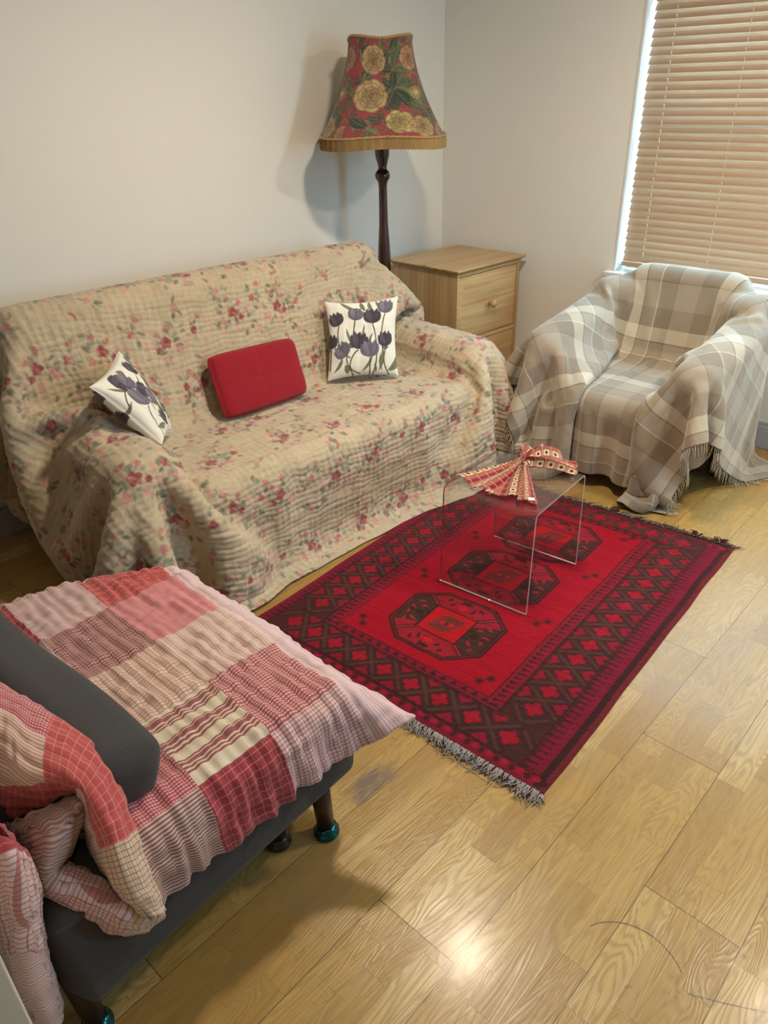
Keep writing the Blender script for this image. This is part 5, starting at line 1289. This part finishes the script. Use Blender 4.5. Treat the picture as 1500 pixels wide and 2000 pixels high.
FOLD_HANGING = [[(-1.167, 0.131, 0.545), (-1.068, 0.143, 0.602), (-1.019, 0.150, 0.612), (-1.009, 0.154, 0.585), (-1.061, 0.158, 0.491)],
    [(-1.104, 0.086, 0.471), (-0.993, 0.116, 0.557), (-0.950, 0.142, 0.589), (-0.960, 0.158, 0.550), (-1.006, 0.168, 0.457)],
    [(-1.078, 0.073, 0.401), (-0.978, 0.106, 0.486), (-0.934, 0.128, 0.512), (-0.936, 0.145, 0.484), (-0.976, 0.156, 0.404)],
    [(-1.052, 0.065, 0.320), (-0.966, 0.092, 0.392), (-0.927, 0.111, 0.419), (-0.929, 0.129, 0.394), (-0.961, 0.140, 0.326)],
    [(-1.028, 0.066, 0.230), (-0.954, 0.088, 0.302), (-0.925, 0.104, 0.328), (-0.927, 0.121, 0.311), (-0.956, 0.135, 0.252)],
    [(-1.007, 0.065, 0.142), (-0.945, 0.084, 0.213), (-0.920, 0.098, 0.242), (-0.922, 0.114, 0.235), (-0.953, 0.126, 0.186)],
    [(-0.984, 0.072, 0.083), (-0.937, 0.084, 0.143), (-0.922, 0.096, 0.171), (-0.929, 0.109, 0.176), (-0.956, 0.116, 0.146)]]


CREAM, PINKW = (0.66, 0.55, 0.43), (0.66, 0.45, 0.41)
# each patch: ground, thread along, thread across, (pitch along, pitch across, share of thread)
PATCH = dict(
    salmon=((0.46, 0.075, 0.075), (0.66, 0.30, 0.26), (0.66, 0.30, 0.26), (.0165, .0165, .09)), crimson=((0.32, 0.035, 0.05), (0.58, 0.24, 0.22), (0.58, 0.24, 0.22), (.0165, .0165, .09)),
    rose=((0.55, 0.15, 0.17), (0.66, 0.33, 0.32), (0.66, 0.33, 0.32), (.006, .006, .3)), redgingham=((0.64, 0.47, 0.46), (0.36, 0.055, 0.06), (0.36, 0.055, 0.06), (.0080, .0080, .5)),
    finegingham=((0.62, 0.46, 0.45), (0.42, 0.035, 0.06), (0.42, 0.035, 0.06), (.0064, .0064, .5)), darkgingham=((0.56, 0.43, 0.38), (0.24, 0.035, 0.045), (0.27, 0.05, 0.06), (.0072, .0072, .5)),
    tangingham=((0.66, 0.52, 0.42), (0.48, 0.22, 0.17), (0.42, 0.19, 0.14), (.0090, .0110, .30)), stripe=((0.66, 0.54, 0.52), (0.40, 0.13, 0.12), None, (.0056, 1, .42)), pinkstripe=((0.68, 0.56, 0.57), (0.55, 0.24, 0.26), None, (.0052, 1, .42)),
    tanstripe=((0.66, 0.52, 0.45), (0.52, 0.24, 0.18), None, (.0070, 1, .42)), plaid=((0.66, 0.48, 0.47), (0.45, 0.17, 0.16), (0.20, 0.10, 0.10), (.0085, .0085, .28)), brownstripe=((0.60, 0.46, 0.40), (0.20, 0.07, 0.07), None, (.0068, 1, .50)),
    brownplaid=((0.62, 0.50, 0.38), (0.42, 0.16, 0.10), (0.12, 0.08, 0.06), (.0085, .0100, .20)), bold=((0.66, 0.57, 0.42), (0.27, 0.04, 0.07), None, (.0422, 1, .58)))
PNAMES = list(PATCH)


def quilt_mat():
    t = NT('patchwork_cotton', .9, .15, .25); uv = t.xyz(t.coord('UV')); g, a, b, w_ = (t.attr(k) for k in ('ground', 'warp', 'weft', 'pitch')); p = t.xyz(w_)

    def thread(x, per, share):
        f = t.math('FRACT', t.math('DIVIDE', x, per)); return t.math('MULTIPLY', t.math('LESS_THAN', f, share), t.math('LESS_THAN', per, .5))
    fu, fv = thread(uv[0], p[0], p[2]), thread(uv[1], p[1], p[2])
    # the bold ticking has its stripe broken into fine lines
    wide = t.math('GREATER_THAN', p[0], .03); f = t.math('FRACT', t.math('DIVIDE', uv[0], .068))
    bar = lambda a_, b_: t.math('MULTIPLY', t.math('GREATER_THAN', f, a_), t.math('LESS_THAN', f, b_))
    sub = t.math('MAXIMUM', bar(.02, .20), t.math('MAXIMUM', bar(.27, .36), t.math('MAXIMUM', bar(.42, .50), bar(.92, .98)))); fu = t.math('ADD', t.math('MULTIPLY', fu, t.math('SUBTRACT', 1.0, wide)), t.math('MULTIPLY', wide, sub))
    c = t.mix(t.math('MULTIPLY', fu, .90), g, a); c = t.mix(t.math('MULTIPLY', fv, .62), c, b)
    n_ = t.noise(t.scale(t.coord('UV'), (1, 1, 1)), 420, 2); t.color(t.mix(t.math('MULTIPLY', n_, .12), c, (0.35, 0.2, 0.17))); t.bump(n_, .25, .001); return t.m


def quilt():
    Vs, Qs, UVs, FA = [], [], [], {k: [] for k in ('ground', 'warp', 'weft', 'pitch')}; n0 = 0

    def sheet(P, U, V, names, swap, keep=None):
        """names: patch index per face, swap: 1 where the stripes turn by 90 degrees"""
        nonlocal n0
        H, W = P.shape[:2]; Vs.append(P.reshape(-1, 3)); kp = np.ones((H - 1) * (W - 1), bool) if keep is None else keep.reshape(-1); Qs.append(grid_quads(H, W)[kp] + n0); UVs.append(np.stack([U, V], -1).reshape(-1, 2)); n0 += H * W; names = names.reshape(-1)[kp]; swap = swap.reshape(-1)[kp]
        tb = [PATCH[k] for k in PNAMES]; G = np.array([q[0] for q in tb])[names]; A_ = np.array([q[1] for q in tb])[names]; B_ = np.array([q[2] if q[2] else q[0] for q in tb])[names]; Pt = np.array([q[3] for q in tb])[names]
        single = np.array([q[2] is None for q in tb])[names]; sw = swap.astype(bool)
        A2 = np.where((sw & single)[:, None], G, A_); B2 = np.where((sw & single)[:, None], A_, B_); Pt = np.where((sw & single)[:, None], Pt[:, [1, 0, 2]], Pt)
        for k, v in zip(FA, (G, A2, B2, Pt)): FA[k].append(v)
    ix = {k: i for i, k in enumerate(PNAMES)}
    # --- main sheet lying on the seat: u runs to the right (x), v away from the viewer (y)
    step = .0062; NU, NV = int(1.115 / step), int(.80 / step); u = np.arange(NU) * step; v = np.arange(NV) * step; U, V = np.meshgrid(u, v)
    yv = .135 + V; far = sm(.60, .80, V)                                       # y before drooping
    left0 = -1.955 + .11 * sm(.30, .78, V) ** 1.2; th = np.zeros_like(U)
    turn = .950 - .012 * np.sin(V * 5)                                              # where the right edge turns down
    mx = np.radians(78 - 58 * sm(.66, .79, V)); th = mx * sm(turn - .05, turn + .085, U) - np.radians(62) * (1 - sm(.0, .11, U))
    X = left0 + np.concatenate([np.zeros((NV, 1)), np.cumsum(np.cos(th)[:, :-1] * step, 1)], 1); Z = -np.concatenate([np.zeros((NV, 1)), np.cumsum(np.sin(th)[:, :-1] * step, 1)], 1); Z -= Z[:, NU // 2][:, None]
    X = X - (X[:, NU // 2] - (-1.385))[:, None] * .0
    k_ = np.argmin(np.abs(u - .55)); X = X - X[:, k_][:, None] + (-1.955 + .55 + .045 + .0 * V[:, k_])[:, None]
    lf = sm(.35, .0, U); X += lf * (.05 * sm(.30, .6, V) + .16 * sm(.50, .80, V))
    droop = sm(.735, .80, V) * .040 + sm(.69, .78, V) * .012; Z = .437 + Z - droop * (1 - .35 * sm(.9, 1.15, U)) - .020 * sm(.18, .0, V)
    Y = yv - .012 * sm(.76, .80, V) + .030 * sm(.95, 1.14, U) * sm(.66, .80, V)
    P = np.stack([X, Y, Z], -1); N = normals(P)
    vv = V + .004 * vnoise(U * 10, V * 20, 3); st_ = np.abs(np.sin(PI * vv / .030)) ** .5; puff = .0075 * st_ + .0050 * vnoise(U * 60, V * 26, 6) + .006 * vnoise(U * 6, V * 7, 8) + .0045 * vnoise(U * 16, V * 70, 16)
    cr = sm(1.0, 1.1, U); puff = puff + cr * .008 * np.sin(V * 88 + 2 * vnoise(V * 9, U * 3, 2)) * (1 - far)
    P = P + N * puff[..., None]
    cu, cvv = (U[:-1, :-1] + step / 2), (V[:-1, :-1] + step / 2); xm = -1.955 + .045 + cu; ym = .135 + cvv
    colr = np.digitize(xm, [-1.825, -1.61, -1.39, -1.18, -.962, -.762]); row = np.digitize(ym, [.105, .29, .475, .655, .85])
    grid = {(5, c): 'pinkstripe' for c in range(7)}
    grid.update({(4, 0): 'stripe', (4, 1): 'salmon', (4, 2): 'rose', (4, 3): 'tanstripe', (4, 4): 'redgingham', (4, 5): 'plaid', (4, 6): 'pinkstripe', (3, 0): 'plaid', (3, 1): 'stripe', (3, 2): 'darkgingham', (3, 3): 'tangingham', (3, 4): 'bold', (3, 5): 'crimson', (3, 6): 'pinkstripe',
                 (2, 0): 'rose', (2, 1): 'crimson', (2, 2): 'stripe', (2, 3): 'rose', (2, 4): 'finegingham', (2, 5): 'brownstripe', (2, 6): 'pinkstripe', (1, 0): 'plaid', (1, 1): 'stripe', (1, 2): 'plaid', (1, 3): 'tanstripe', (1, 4): 'plaid', (1, 5): 'pinkstripe', (1, 6): 'pinkstripe'})
    nm = np.zeros(colr.shape, int); sw = np.zeros(colr.shape, int)
    for (r_, c_), k in grid.items():
        q = (row == r_) & (colr == c_); nm[q] = ix[k]
        sw[q] = 1 if (r_, c_) in ((4, 3), (2, 2)) or (r_ == 5) else 0
    sheet(P, U, V, nm, sw, ~((cu > .80 + 0 * cvv) & (ym < .285 + .10 * sm(1.0, .85, cu) * 0 + .012 * np.sin(cu * 30))))

    # --- the end thrown over the back: big soft folds beside the viewer
    def folds(net, HH, WW, plan, seed, amp=.0050, flip=False):
        P = upsample(np.array(net), HH, WW); du = np.linalg.norm(np.diff(P, axis=1), axis=-1); dv = np.linalg.norm(np.diff(P, axis=0), axis=-1)
        U = np.concatenate([np.zeros((HH, 1)), np.cumsum(du, 1)], 1); U = U - U[:, WW // 2][:, None]; V = np.concatenate([np.zeros((1, WW)), np.cumsum(dv, 0)], 0); V = np.repeat(V.mean(1)[:, None], WW, 1)
        N = normals(P); P = P + N * (amp * np.abs(np.sin(PI * (U + .004 * vnoise(V * 12, U * 9, seed)) / .034)) ** .5 + amp * .55 * vnoise(U * 26, V * 60, seed + 1) + amp * vnoise(U * 9, V * 9, seed + 2))[..., None] * (-1 if flip else 1)
        a = np.linspace(0, 1, HH)[:-1, None]; b = np.linspace(0, 1, WW)[None, :-1]; nm = np.zeros((HH - 1, WW - 1), int); sw = np.zeros_like(nm)
        for a0_, a1_, b0_, b1_, k, s_ in plan:
            q = (a >= a0_) & (a < a1_) & (b >= b0_) & (b < b1_) | np.zeros_like(nm, bool); nm[q] = ix[k]; sw[q] = s_
        sheet(P, U, V, nm, sw)
    folds(FOLD_OVER_BACK, 170, 90, [(0, 1.1, 0, 1.1, 'brownplaid', 0), (0, .30, 0, .42, 'finegingham', 0), (0, .30, .42, .80, 'tanstripe', 0), (0, .44, .80, 1.1, 'salmon', 0), (.30, .70, 0, .80, 'salmon', 0), (.44, .70, .8, 1.1, 'tanstripe', 1), (.70, 1.1, 0, 1.1, 'brownplaid', 0)], 11)
    folds(FOLD_LOOP, 150, 60, [(0, .44, 0, 1.1, 'brownstripe', 1), (.44, .80, 0, 1.1, 'plaid', 0), (.80, 1.1, 0, 1.1, 'brownplaid', 0)], 21)
    folds(FOLD_INSIDE, 70, 50, [(0, 1.1, 0, 1.1, 'brownplaid', 0)], 31, .002)
    folds(FOLD_HANGING, 140, 60, [(0, .16, 0, 1.1, 'crimson', 0), (.16, .52, 0, 1.1, 'plaid', 0), (.52, 1.1, 0, 1.1, 'stripe', 1)], 41)
    m = quilt_mat(); o = link('patchwork_quilt', np.concatenate(Vs), None, m, None, True, np.concatenate(UVs), None, {k: np.concatenate(v) for k, v in FA.items()}, quads=np.concatenate(Qs))
    mod(o, 'SOLIDIFY', thickness=.012, offset=-1); tag(o, 'pink and red gingham patchwork quilt spread over the chair bed and bunched at its back', 'quilt')


quilt()
